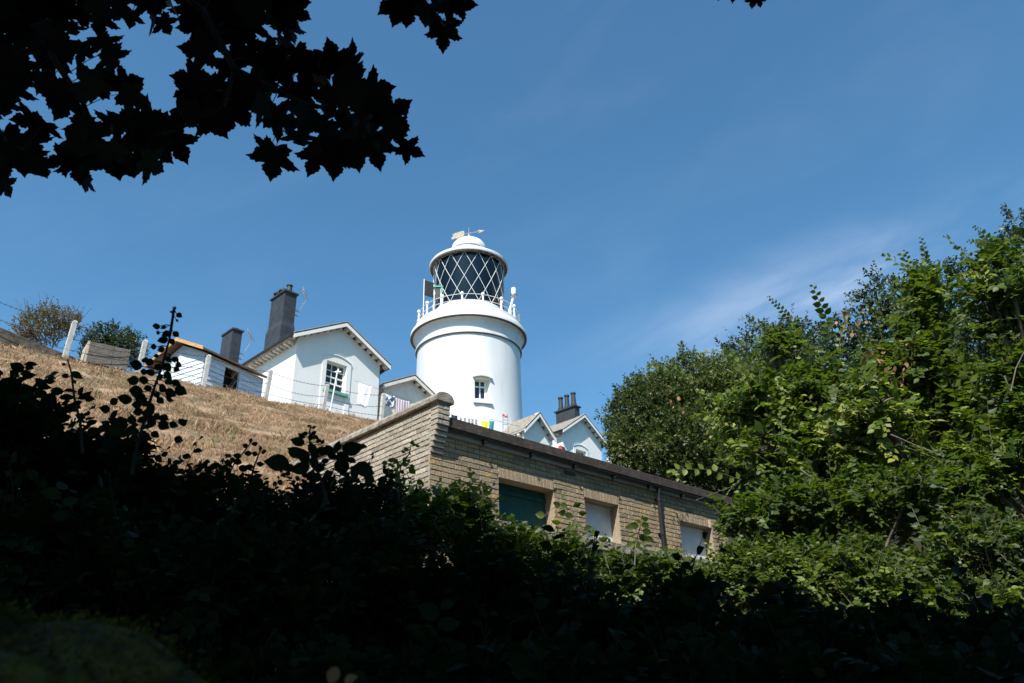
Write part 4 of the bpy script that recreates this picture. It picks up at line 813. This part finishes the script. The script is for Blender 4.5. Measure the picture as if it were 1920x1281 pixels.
# brambles below the building and the elms, partly in sun
BR = [('bramble rank in front of the downpipe of the outbuilding', [(1205, 1100, 8.2, 85, 62), (1290, 1095, 8.4, 80, 62), (1135, 1080, 8., 50, 60)], .42, 700),
      ('pale-leaved bramble heap below the right end of the outbuilding', [(1390, 1085, 8, 85, 68), (1460, 1110, 7.5, 80, 80)], .52, 800),
      ('sunny bramble heap under the middle of the elms', [(1580, 1070, 7.6, 110, 88), (1660, 1110, 7.2, 90, 80)], .45, 900),
      ('yellow-tinged bramble heap low at the right edge', [(1770, 1070, 7.2, 100, 92), (1890, 1060, 7, 100, 110), (1840, 1150, 6.6, 90, 80), (2030, 1080, 6.6, 120, 120), (2190, 1040, 6.4, 120, 130)], .5, 1600)]
for lb, ls, bt_, nn in BR:
    L = [lobe(*q) for q in ls]; plant('bramble_bush', lb, 'bush', foot(L[0]), clumps(L, 6), nn, .30, .056, 9, G_BRAM, trunk=0, tmpl=OVATE, base_t=bt_, var=.2, up=.35, back=.15, parts=('stems', 'leaves'), rmin=.4, inner=.35, group='bramble bushes below the bank')
DK = [('dark bush rising up the left edge of the photo', [(20, 850, 3.6, 72, 125), (-50, 800, 3.6, 90, 90), (95, 880, 3.8, 75, 95)], 520, .062),
      ('dark bramble under the upright rose stem', [(190, 905, 4., 80, 92), (290, 960, 4.2, 88, 88)], 460, .055),
      ('low dark bramble before the dry bank', [(395, 985, 4.8, 85, 100), (480, 1000, 5.2, 75, 95)], 620, .05),
      ('dark bush below the hazel sprig, left of the brick gable', [(600, 985, 4.6, 90, 85), (690, 1000, 5.0, 70, 95)], 620, .052),
      ('half-lit bramble against the brick gable corner', [(775, 985, 6.2, 70, 72), (860, 985, 6.6, 72, 66)], 640, .05),
      ('tangled bramble below the green board', [(945, 1045, 7., 80, 64), (1040, 1070, 7.2, 82, 66)], 700, .05)]
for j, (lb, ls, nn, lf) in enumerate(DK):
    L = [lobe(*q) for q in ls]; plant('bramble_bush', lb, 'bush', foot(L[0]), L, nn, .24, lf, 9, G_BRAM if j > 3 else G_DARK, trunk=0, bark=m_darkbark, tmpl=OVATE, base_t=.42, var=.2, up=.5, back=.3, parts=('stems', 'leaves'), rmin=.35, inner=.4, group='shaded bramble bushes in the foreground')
FR = [('near-black undergrowth in the bottom left of the photo', [(120, 1080, 3.2, 150, 140), (330, 1110, 3.2, 140, 110)], 520),
      ('near-black undergrowth below the dry bank', [(520, 1130, 3.4, 130, 110), (700, 1130, 3.6, 130, 100)], 560),
      ('near-black undergrowth below the brick outbuilding', [(880, 1140, 3.8, 130, 95), (1060, 1180, 3.8, 130, 80)], 600),
      ('near-black undergrowth below the sunlit brambles', [(1230, 1215, 3.9, 130, 70), (1400, 1240, 3.9, 120, 66), (1300, 1150, 4.2, 40, 55), (1475, 1165, 4., 34, 62)], 680),
      ('near-black undergrowth in the bottom right of the photo', [(1580, 1255, 3.8, 120, 68), (1690, 1195, 3.9, 40, 78), (1790, 1255, 3.7, 110, 70), (1900, 1240, 3.8, 90, 80), (2080, 1200, 3.6, 130, 110)], 860)]
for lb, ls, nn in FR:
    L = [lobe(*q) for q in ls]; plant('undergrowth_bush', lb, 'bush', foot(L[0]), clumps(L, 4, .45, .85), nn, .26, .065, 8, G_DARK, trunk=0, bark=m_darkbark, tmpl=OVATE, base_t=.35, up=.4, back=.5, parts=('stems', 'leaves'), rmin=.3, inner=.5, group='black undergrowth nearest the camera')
L = [lobe(x, 1330, 3.0, 150, 95) for x in range(0, 2000, 215)]
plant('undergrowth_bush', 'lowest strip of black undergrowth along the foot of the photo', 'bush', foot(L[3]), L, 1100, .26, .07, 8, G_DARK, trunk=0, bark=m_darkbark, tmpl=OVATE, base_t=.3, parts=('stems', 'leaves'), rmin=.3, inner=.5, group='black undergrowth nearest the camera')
# skyline bushes far left
L = [lobe(88, 610, 24, 46, 36), lobe(55, 618, 24, 28, 28), lobe(130, 600, 24, 26, 22)]
SPR = [spr([(28, 560), (45, 590), (70, 640)], 24, 6, .05, .6), spr([(72, 545), (78, 580), (88, 650)], 24, 6, .05), spr([(85, 548), (90, 590), (95, 650)], 24, 5, .05), spr([(172, 578), (150, 600), (120, 650)], 24, 8, .07), spr([(48, 562), (62, 600), (80, 650)], 24, 5, .05), spr([(110, 560), (105, 600), (100, 650)], 24, 5, .05), spr([(20, 590), (50, 610), (85, 655)], 24, 4, .05), spr([(150, 572), (130, 600), (105, 650)], 24, 6, .06)]
plant('twiggy_bush', 'brownish half-bare bush on the skyline at far left', 'bush', (at(95, 668, 24)[0], 24, 12.2), L, 900, .30, .075, 7, G_BROWN, trunk=.05, base_t=.4, var=.25, up=.7, droop=.05, inner=.0, back=.8, rmin=.2, rank=False, tw=.009, bark=m_bark, sprays=SPR)
L = [lobe(205, 640, 24.5, 42, 34), lobe(238, 655, 24.5, 34, 32), lobe(180, 655, 24.3, 26, 40)]
plant('evergreen_bush', 'dense dark green bush behind the sleeper planter', 'bush', (at(215, 690, 24.5)[0], 24.5, 12.2), L, 1500, .22, .07, 9, G_DARKT, trunk=.05, base_t=.75, up=.5, back=.4, rank=False)

# ------------------------------------------------------------------ single stems in front of the camera
def sprig(name, label, cat, stem, Y, lv, M, tmpl=OVATE, r=.004, tl=.5, tilt=.45, sc=1., twig=None, extra=(), fat=1.):
    """a leafy stem: stem and leaves traced at one distance, each leaf turned its own way and set at its own depth"""
    sp = [at(x, y, Y) for x, y in stem]; e = empty(name, sp[-1], label=label, cat=cat); b0 = sp[-1]
    mb = MB(); mb.tube([p-b0 for p in sp], r*.45, 6, r)
    for ex in extra: mb.tube([at(x, y, Y)-b0 for x, y in ex], r*.3, 5, r*.5)
    P, D, N, Sz = [], [], [], []; fine = [A(stem[0])*(1-t)+A(stem[0])*t for t in (0,)]
    sf = np.concatenate([A([A(stem[i])*(1-t)+A(stem[i+1])*t for t in np.linspace(0, 1, 12)]) for i in range(len(stem)-1)])
    for q in lv:
        x, y, ln = q[:3]; ln *= sc
        if len(q) > 3: a_ = radians(q[3]); d2 = A([cos(a_), sin(a_)])
        else:
            n_ = sf[np.argmin(np.sum((sf+A([0, 6])-A([x, y]))**2, 1))]; d2 = A([x, y])-n_; d2 = d2/(np.linalg.norm(d2)+1e-6) if np.linalg.norm(d2) > 4 else unit(rng.normal(size=2))
        bx, by = x-d2[0]*ln*.5, y-d2[1]*ln*.5; Yq = Y+random.gauss(0, .035)*Y/2
        p0 = at(bx, by, Yq); vw = unit(EYE-p0); dd = CR*d2[0]-CU*d2[1]+vw*random.gauss(0, tilt*.6)
        nn = vw+CR*random.gauss(0, tilt)+CU*(random.gauss(0, tilt))
        P.append(p0); D.append(dd); N.append(nn); Sz.append(ln*(.78 if Y > 5 else 1.08)/SC(p0))
        n_ = sf[np.argmin(np.sum((sf+A([0, 4])-A([bx, by]))**2, 1))]
        if np.linalg.norm(n_-A([bx, by])) < 60: mb.tube([at(n_[0], n_[1], Y)-b0, at((n_[0]+bx)/2, (n_[1]+by)/2-2, (Y+Yq)/2)-b0, p0-b0], r*.35, 4, r*.22)
    P = A(P); tv, tf = tmpl; tm = (tv*A([fat, 1, 1]), tf)
    V, Fc, T = leaves(P, A(D), A(N), A(Sz), tm, np.clip(rng.normal(tl, .15, len(P)), 0, .9)); np_mesh('leaves', V-b0, Fc, M, e, T); mb.build('stem', twig or m_darkbark, e, smooth=True); return e
c2 = lambda l: [(x/3.77+200, y/3.77+560, s/3.77, *r_) for x, y, s, *r_ in l]
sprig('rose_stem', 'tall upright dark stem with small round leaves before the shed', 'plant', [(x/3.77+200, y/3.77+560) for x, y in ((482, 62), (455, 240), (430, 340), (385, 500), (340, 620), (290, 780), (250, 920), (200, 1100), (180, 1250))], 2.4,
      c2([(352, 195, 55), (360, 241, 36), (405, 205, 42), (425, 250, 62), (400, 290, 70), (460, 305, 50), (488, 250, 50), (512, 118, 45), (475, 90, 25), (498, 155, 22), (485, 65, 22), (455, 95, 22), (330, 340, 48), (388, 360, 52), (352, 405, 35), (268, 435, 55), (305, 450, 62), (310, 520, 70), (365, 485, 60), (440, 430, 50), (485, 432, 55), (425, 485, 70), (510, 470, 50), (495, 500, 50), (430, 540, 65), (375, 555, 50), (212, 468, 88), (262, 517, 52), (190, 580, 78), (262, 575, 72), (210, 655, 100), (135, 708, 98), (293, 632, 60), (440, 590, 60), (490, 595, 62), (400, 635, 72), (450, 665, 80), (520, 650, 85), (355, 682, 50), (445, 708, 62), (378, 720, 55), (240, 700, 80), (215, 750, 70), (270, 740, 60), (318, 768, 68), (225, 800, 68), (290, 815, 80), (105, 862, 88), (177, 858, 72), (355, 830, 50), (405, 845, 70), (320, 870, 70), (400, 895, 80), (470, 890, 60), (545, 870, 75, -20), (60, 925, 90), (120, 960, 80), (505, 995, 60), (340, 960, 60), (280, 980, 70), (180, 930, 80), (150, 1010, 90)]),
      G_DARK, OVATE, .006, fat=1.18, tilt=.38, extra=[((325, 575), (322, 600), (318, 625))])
sprig('bare_twig', 'thin nearly leafless dark twig left of the rose stem', 'plant', [(127, 675), (134, 700), (139, 745), (150, 790), (155, 850)], 2.3, [(143, 703, 22, 30), (122, 705, 16, 195), (119, 683, 10, 190), (158, 742, 26, -30), (152, 733, 18, -60), (170, 748, 22, 5), (140, 716, 9, 60), (147, 755, 14, 160)], G_DARK, OVATE, .005, fat=.8)
c6 = lambda l: [(x/6.1+500, y/6.1+750, s/6.1, *r_) for x, y, s, *r_ in l]
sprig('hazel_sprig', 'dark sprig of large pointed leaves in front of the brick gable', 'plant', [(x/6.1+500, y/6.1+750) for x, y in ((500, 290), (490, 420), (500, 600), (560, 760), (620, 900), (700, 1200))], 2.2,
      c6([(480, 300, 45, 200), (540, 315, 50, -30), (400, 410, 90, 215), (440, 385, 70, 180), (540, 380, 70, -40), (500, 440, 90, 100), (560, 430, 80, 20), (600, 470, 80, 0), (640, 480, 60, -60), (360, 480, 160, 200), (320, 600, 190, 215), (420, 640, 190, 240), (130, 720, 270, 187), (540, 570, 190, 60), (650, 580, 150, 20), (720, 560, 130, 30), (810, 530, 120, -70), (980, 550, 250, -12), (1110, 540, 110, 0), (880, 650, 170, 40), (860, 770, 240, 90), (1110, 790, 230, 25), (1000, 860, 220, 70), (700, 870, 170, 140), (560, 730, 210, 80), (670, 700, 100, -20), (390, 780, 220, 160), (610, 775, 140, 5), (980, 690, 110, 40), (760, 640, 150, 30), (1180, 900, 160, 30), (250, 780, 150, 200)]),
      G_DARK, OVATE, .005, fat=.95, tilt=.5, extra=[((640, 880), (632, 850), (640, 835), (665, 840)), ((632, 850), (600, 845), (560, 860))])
c3 = lambda l: [(x/5.337+700, y/5.337+640, s/5.337, *r_) for x, y, s, *r_ in l]
sprig('bramble_sprig', 'fresh green sprig standing against the sunlit brick gable wall', 'plant', [(772, 828), (768, 850), (752, 872), (748, 900), (745, 940)], 5.4, c3([(390, 1000, 70, -80), (450, 1048, 68, 20), (400, 1040, 50, 160), (320, 1075, 75, 220), (290, 1105, 62, 180), (370, 1130, 50, 60), (165, 1190, 85, 190), (235, 1195, 75, -60), (330, 1235, 85, 0), (400, 1255, 75, 20), (250, 1250, 70, 90), (360, 1190, 60, -40)])+[(718, 868, 18), (735, 862, 18), (758, 866, 18), (775, 885, 22), (790, 905, 18), (742, 890, 18), (728, 890, 20)], G_BRAM, OVATE, .008, tl=.65, twig=m_bark)
sprig('bramble_sprig', 'upright green sprig with toothed leaves beside the downpipe', 'plant', [(1205, 968), (1200, 990), (1192, 1020), (1190, 1060)], 7.6, [(1204, 968, 14, -90), (1213, 973, 16, -20), (1195, 977, 16, 210), (1212, 985, 20, 10), (1186, 985, 24, 190), (1178, 990, 22, 170), (1216, 998, 24, 15), (1182, 1005, 20, 160), (1208, 1010, 24, 40), (1196, 1024, 22, 60), (1180, 1024, 22, 140), (1220, 1012, 20, 20)], G_BRAM, OVATE, .008, tl=.55, twig=m_bark)
sprig('bramble_sprig', 'green sprig between the green board and the nearer white board', 'plant', [(1042, 922), (1050, 945), (1075, 960), (1085, 1000), (1080, 1040)], 7.2, [(1041, 918, 12, -90), (1058, 928, 16, -50), (1042, 945, 20, 200), (1062, 948, 22, 0), (1085, 945, 20, -20), (1052, 962, 22, 180), (1070, 968, 22, 20), (1095, 962, 20, 0), (1040, 978, 24, 190), (1085, 985, 24, 10), (1065, 992, 24, 160), (1105, 990, 22, -20), (1050, 1005, 22, 150), (1120, 1000, 24, 0), (1135, 1010, 24, -10), (1010, 965, 24, 190), (1020, 985, 24, 200)], G_BRAM, OVATE, .009, tl=.6, twig=m_bark)
sprig('bramble_sprig', 'small dark-tipped sprig rising before the brick front wall', 'plant', [(903, 905), (905, 925), (900, 960), (905, 1000)], 6.4, [(902, 903, 8, -90), (908, 906, 8, -60), (912, 912, 9, 0), (886, 915, 18, 200), (915, 925, 20, 10), (890, 930, 20, 190), (918, 940, 20, 20), (884, 945, 22, 180), (853, 905, 16, -60), (860, 915, 18, 30), (845, 912, 18, 200), (862, 900, 12, -80)], G_BRAM, OVATE, .008, tl=.5, twig=m_bark)
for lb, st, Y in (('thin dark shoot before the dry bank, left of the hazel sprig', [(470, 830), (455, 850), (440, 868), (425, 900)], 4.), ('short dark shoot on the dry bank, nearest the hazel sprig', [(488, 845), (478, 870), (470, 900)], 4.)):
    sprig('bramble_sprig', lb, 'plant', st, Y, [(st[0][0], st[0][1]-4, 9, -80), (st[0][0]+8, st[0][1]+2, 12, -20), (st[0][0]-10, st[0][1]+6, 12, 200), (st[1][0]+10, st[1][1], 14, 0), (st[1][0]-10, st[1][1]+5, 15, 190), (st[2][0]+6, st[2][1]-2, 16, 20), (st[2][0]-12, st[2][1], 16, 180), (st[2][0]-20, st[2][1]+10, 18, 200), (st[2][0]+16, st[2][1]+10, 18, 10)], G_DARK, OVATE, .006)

# ------------------------------------------------------------------ sycamore overhead: trunk behind the camera, limbs reaching over it
sy = empty('sycamore', (-4.6, -3.4, 0), label='sycamore whose black lobed leaves hang across the top left sky', cat='tree'); sb = A(sy.location)
LV = [(12, 352, 62, 60), (42, 300, 92, 85), (15, 300, 70, 120), (78, 318, 70, 60), (150, 325, 95, 95), (118, 300, 80, 170), (160, 345, 60, 100), (215, 305, 110, 75), (250, 318, 90, 80), (290, 312, 85, 30), (332, 272, 90, 60), (300, 285, 70, 40), (385, 235, 70, 90), (352, 150, 90, 195), (340, 178, 60, 170), (372, 95, 90, 190), (365, 50, 85, 180), (512, 305, 100, 100), (490, 285, 70, 150), (590, 300, 85, 110), (628, 305, 90, 95), (668, 290, 80, 80), (706, 285, 90, 80), (745, 250, 90, 20), (770, 282, 70, 20), (742, 208, 90, -35), (708, 168, 90, -10), (655, 110, 100, -75), (625, 105, 80, -110), (665, 140, 90, -20), (540, 55, 85, 70), (560, 25, 70, 30), (290, 40, 90, 80), (310, 48, 60, 60), (246, 35, 50, 100), (200, 85, 80, 40), (118, 92, 80, 60), (100, 115, 80, 30), (152, 100, 60, 100), (210, 120, 90, 80), (160, 150, 95, -110), (195, 150, 85, -60), (172, 165, 80, 90), (245, 155, 80, -20), (250, 185, 80, 25), (95, 165, 80, 190), (75, 145, 70, 200), (120, 195, 90, 120), (50, 228, 85, 190), (80, 250, 70, 110), (8, 205, 70, 90), (40, 130, 90, 60), (20, 180, 90, 100),
      (735, 10, 90, 150), (745, 25, 70, 110), (765, 25, 80, 95), (775, 8, 90, 60), (800, 30, 75, 100), (832, 66, 78, 95), (815, 50, 50, 130), (845, 55, 60, 60), (850, 10, 80, 20), (868, 8, 70, 0), (848, 35, 26, 0), (855, 45, 20, 20), (820, 10, 60, 90),
      (1350, -12, 40, 110), (1375, -10, 36, 95), (1395, -8, 36, 130), (1412, 2, 34, 100), (1424, 3, 28, 80), (1430, -6, 30, 60), (1408, -14, 60, 90)]
def inpoly(x, y, pl):
    c = False; j = len(pl)-1
    for i in range(len(pl)):
        if (pl[i][1] > y) != (pl[j][1] > y) and x < (pl[j][0]-pl[i][0])*(y-pl[i][1])/(pl[j][1]-pl[i][1])+pl[i][0]: c = not c
        j = i
    return c
POLY = [[(-60, -80), (235, -80), (225, 20), (200, 50), (105, 65), (115, 100), (45, 115), (20, 190), (-60, 220)], [(240, -80), (590, -80), (560, 5), (540, 50), (430, 60), (330, 25), (265, 15)],
        [(390, 45), (420, 70), (500, 80), (540, 100), (640, 115), (670, 160), (720, 185), (735, 220), (745, 255), (690, 280), (620, 290), (575, 290), (550, 245), (480, 215), (440, 235), (380, 225), (330, 255), (280, 285), (220, 290), (170, 310), (135, 290), (120, 270), (150, 255), (170, 225), (240, 215), (290, 235), (330, 225), (375, 200), (385, 160), (425, 140), (425, 100), (395, 75)],
        [(-60, 265), (60, 265), (75, 295), (45, 310), (-60, 330)], [(90, 160), (140, 150), (225, 165), (245, 185), (170, 200), (150, 240), (80, 240), (60, 225)]]
cand = []
for pl in POLY[:4]:
    for _ in range(4000):
        x = random.uniform(-60, 760); y = random.uniform(-80, 330)
        if inpoly(x, y, pl) and all((x-c[0])**2+(y-c[1])**2 > 26**2 for c in cand): cand.append((x, y))
LV += [(x, y, random.uniform(62, 100), random.gauss(80, 60)) for x, y in cand]
LIMB = [[(-420, -700), (-120, -180), (60, 40), (112, 128), (155, 192), (185, 262), (215, 290)], [(-250, -600), (180, -150), (380, 20), (440, 130), (560, 190), (690, 225), (760, 255)], [(-60, 150), (10, 262), (45, 282)], [(440, 130), (420, 200), (330, 245), (240, 270)], [(690, 225), (640, 262), (620, 290)], [(560, -500), (700, -180), (770, -20), (815, 30), (835, 50)], [(1180, -420), (1330, -120), (1405, -10)], [(380, 20), (250, -60), (-120, -180)]]
YS = 2.55; seg = []
mb = MB()
for i, l_ in enumerate(LIMB):
    P = [at(x, y, YS+.22*sin(k*1.3+i)) if y > -60 else A([0, 0, 0])+at(x, y, YS) for k, (x, y) in enumerate(l_)]; mb.tube([p-sb for p in P], .022 if i < 2 else .010, 7, .004)
    for k in range(len(P)-1):
        for t in np.linspace(0, 1, 10): seg.append((P[k]*(1-t)+P[k+1]*t, np.array(l_[k])*(1-t)+np.array(l_[k+1])*t))
s2 = A([s[1] for s in seg]); P, D, N, Sz = [], [], [], []
for (x, y, ln, an) in LV:
    a_ = radians(an); d2 = A([cos(a_), sin(a_)]); bx, by = x-d2[0]*ln*.30, y-d2[1]*ln*.30; Yq = YS+random.gauss(0, .16)
    p0 = at(bx, by, Yq); vw = unit(EYE-p0); tl = .5
    P.append(p0); D.append(CR*d2[0]-CU*d2[1]+vw*random.gauss(0, tl)); N.append(-vw*1.0+A([0, 0, .35])+CR*random.gauss(0, tl)+CU*random.gauss(0, tl)); Sz.append(ln*.65/SC(p0))
    k = np.argmin(np.sum((s2+A([0, 8])-A([bx, by]))**2, 1)); q = seg[k][0]
    if np.linalg.norm(s2[k]-A([bx, by])) < 110: mb.tube([q-sb, (q*.5+p0*.5)+A([0, 0, .012])-sb, p0-sb], .0022, 4, .0014)
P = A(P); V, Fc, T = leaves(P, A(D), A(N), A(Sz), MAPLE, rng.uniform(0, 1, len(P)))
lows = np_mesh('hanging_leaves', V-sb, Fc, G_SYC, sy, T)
# trunk and main limbs
mb.tube([A([0, 0, -.3]), A([.1, .1, 1.5]), A([.0, .3, 3.4])], .42, 14, .30); tg = at(-420, -700, YS)-sb; tg2 = at(-250, -600, YS)-sb; tg3 = at(560, -500, YS)-sb; tg4 = at(1180, -420, YS)-sb
mb.tube([A([0, .3, 3.3]), A([.6, 1.4, 4.6]), tg*.5+A([.9, 2., 5.4])*.5, tg], .16, 10, .022); mb.tube([A([0, .3, 3.3]), A([1.0, 1.2, 5.2]), tg2*.5+A([1.2, 2., 6.])*.5, tg2], .14, 10, .022)
mb.tube([A([0, .3, 3.3]), A([1.6, .8, 5.4]), A([3.2, 2.0, 6.2]), tg3], .13, 10, .012); mb.tube([A([1.6, .8, 5.4]), A([3.6, 1.8, 6.0]), tg4], .08, 8, .012)
for q in ((-3, 1, 9), (1, -2, 10), (-2, -3, 11), (3, 0, 10.5), (-4, 3, 10)): mb.tube([A([0, .3, 3.3]), A([q[0]*.4, q[1]*.4, 6.2]), A(q)], .2, 9, .05)
mb.build('trunk', m_darkbark, sy, smooth=True)
def clear(P):                                           # the crown stops above the slope of the view
    return (P[:, 2]-1.6 > 1.42*np.maximum(P[:, 1], 0)+.25) & (P[:, 2] > 3.0)
def canopy(lobes, n, size, base):
    idx = rng.integers(0, len(lobes), n); c = A([l[0] for l in lobes], )[idx].astype(float); r = A([l[1] for l in lobes])[idx]
    P = c+unit(rng.normal(size=(n, 3)))*r*(rng.uniform(.15, 1, n)**.5)[:, None]; P = P[clear(P)]
    V, Fc, T = leaves(P, rng.normal(size=P.shape), rng.normal(0, .6, P.shape)+A([0, 0, 1.]), size*rng.uniform(.7, 1.2, len(P)), MAPLE if False else KITE, rng.uniform(0, 1, len(P))); return V-base, Fc, T
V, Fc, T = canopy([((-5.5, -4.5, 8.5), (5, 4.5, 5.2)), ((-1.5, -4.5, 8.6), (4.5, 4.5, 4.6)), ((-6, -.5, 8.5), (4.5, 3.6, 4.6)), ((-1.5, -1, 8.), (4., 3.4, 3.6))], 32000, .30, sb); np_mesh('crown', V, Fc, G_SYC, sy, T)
ly = empty('sycamore', (3.6, -6.5, 0), label='sycamore standing behind the photographer, shading the bushes below', cat='tree'); lb_ = A(ly.location)
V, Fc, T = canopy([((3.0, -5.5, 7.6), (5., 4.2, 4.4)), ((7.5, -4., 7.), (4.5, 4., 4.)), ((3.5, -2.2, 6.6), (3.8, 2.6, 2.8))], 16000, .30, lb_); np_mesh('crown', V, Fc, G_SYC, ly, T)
mb = MB(); mb.tube([A([0, 0, -.3]), A([.1, 0, 2]), A([0, .2, 4])], .38, 12, .26)
for q in ((-2, 1, 8), (2, 1, 8.4), (0, -2, 9), (4, 2.5, 7.5)): mb.tube([A([0, .2, 3.9]), A([q[0]*.4, q[1]*.4, 5.8]), A(q)], .18, 8, .04)
mb.build('trunk', m_darkbark, ly, smooth=True)

# mossy boulder and a curled dead leaf right in front of the lens, out of focus
c = at(60, 1255, .62); n = 40; V = []
for j in range(n+1):
    for i in range(n+1):
        a_, b_ = 2*pi*i/n, pi*j/n; d = A([cos(a_)*sin(b_), sin(a_)*sin(b_), cos(b_)]); k = 1+.06*sin(d[0]*7+1)*sin(d[2]*6)+.05*sin(d[1]*9+2)+.02*sin(d[0]*17+d[2]*13)+.015*sin(d[0]*31+d[2]*23); V.append(d*k*A([.21, .13, .105]))
Fc = [(j*(n+1)+i, j*(n+1)+i+1, (j+1)*(n+1)+i+1, (j+1)*(n+1)+i) for j in range(n) for i in range(n)]
o = np_mesh('mossy_boulder', V, Fc, m_moss, smooth=True); _v = A(V)[rng.integers(0, len(V), 30000)]; _v = _v+rng.normal(0, .004, _v.shape); _v = _v[_v[:, 2] > -.03]; MT = tintmat('moss_tuft', [(0, (.018, .017, .003)), (1, (.075, .068, .010))], .9, .1)
V2, F2, T2 = leaves(_v, unit(_v)+rng.normal(0, .5, _v.shape), rng.normal(size=_v.shape), rng.uniform(.002, .0055, len(_v)), KITE, np.clip(.5+.5*np.sin(_v[:, 0]*40)*np.sin(_v[:, 1]*50+_v[:, 2]*60)+rng.normal(0, .2, len(_v)), 0, 1)); np_mesh('moss', V2, F2, MT, o, T2); o.location = tuple(c-A([.06, 0, .072])); tag(o, 'blurred moss-covered boulder in the bottom left corner', 'boulder')
c = at(632, 1250, .75); V, Fc, T = leaves(A([c, c+A([.006, .005, -.012])]), A([[-.4, .2, -.8], [.8, .1, .3]]), A([[.3, -1, .2], [0., -1, .5]]), A([.016, .012]), OVATE, A([.0, .1])); o = np_mesh('dead_leaf', V-c, Fc, G_DEAD, None, T); o.location = tuple(c); tag(o, 'blurred curled tan leaf near the bottom edge', 'leaf')
S.render.film_transparent = False
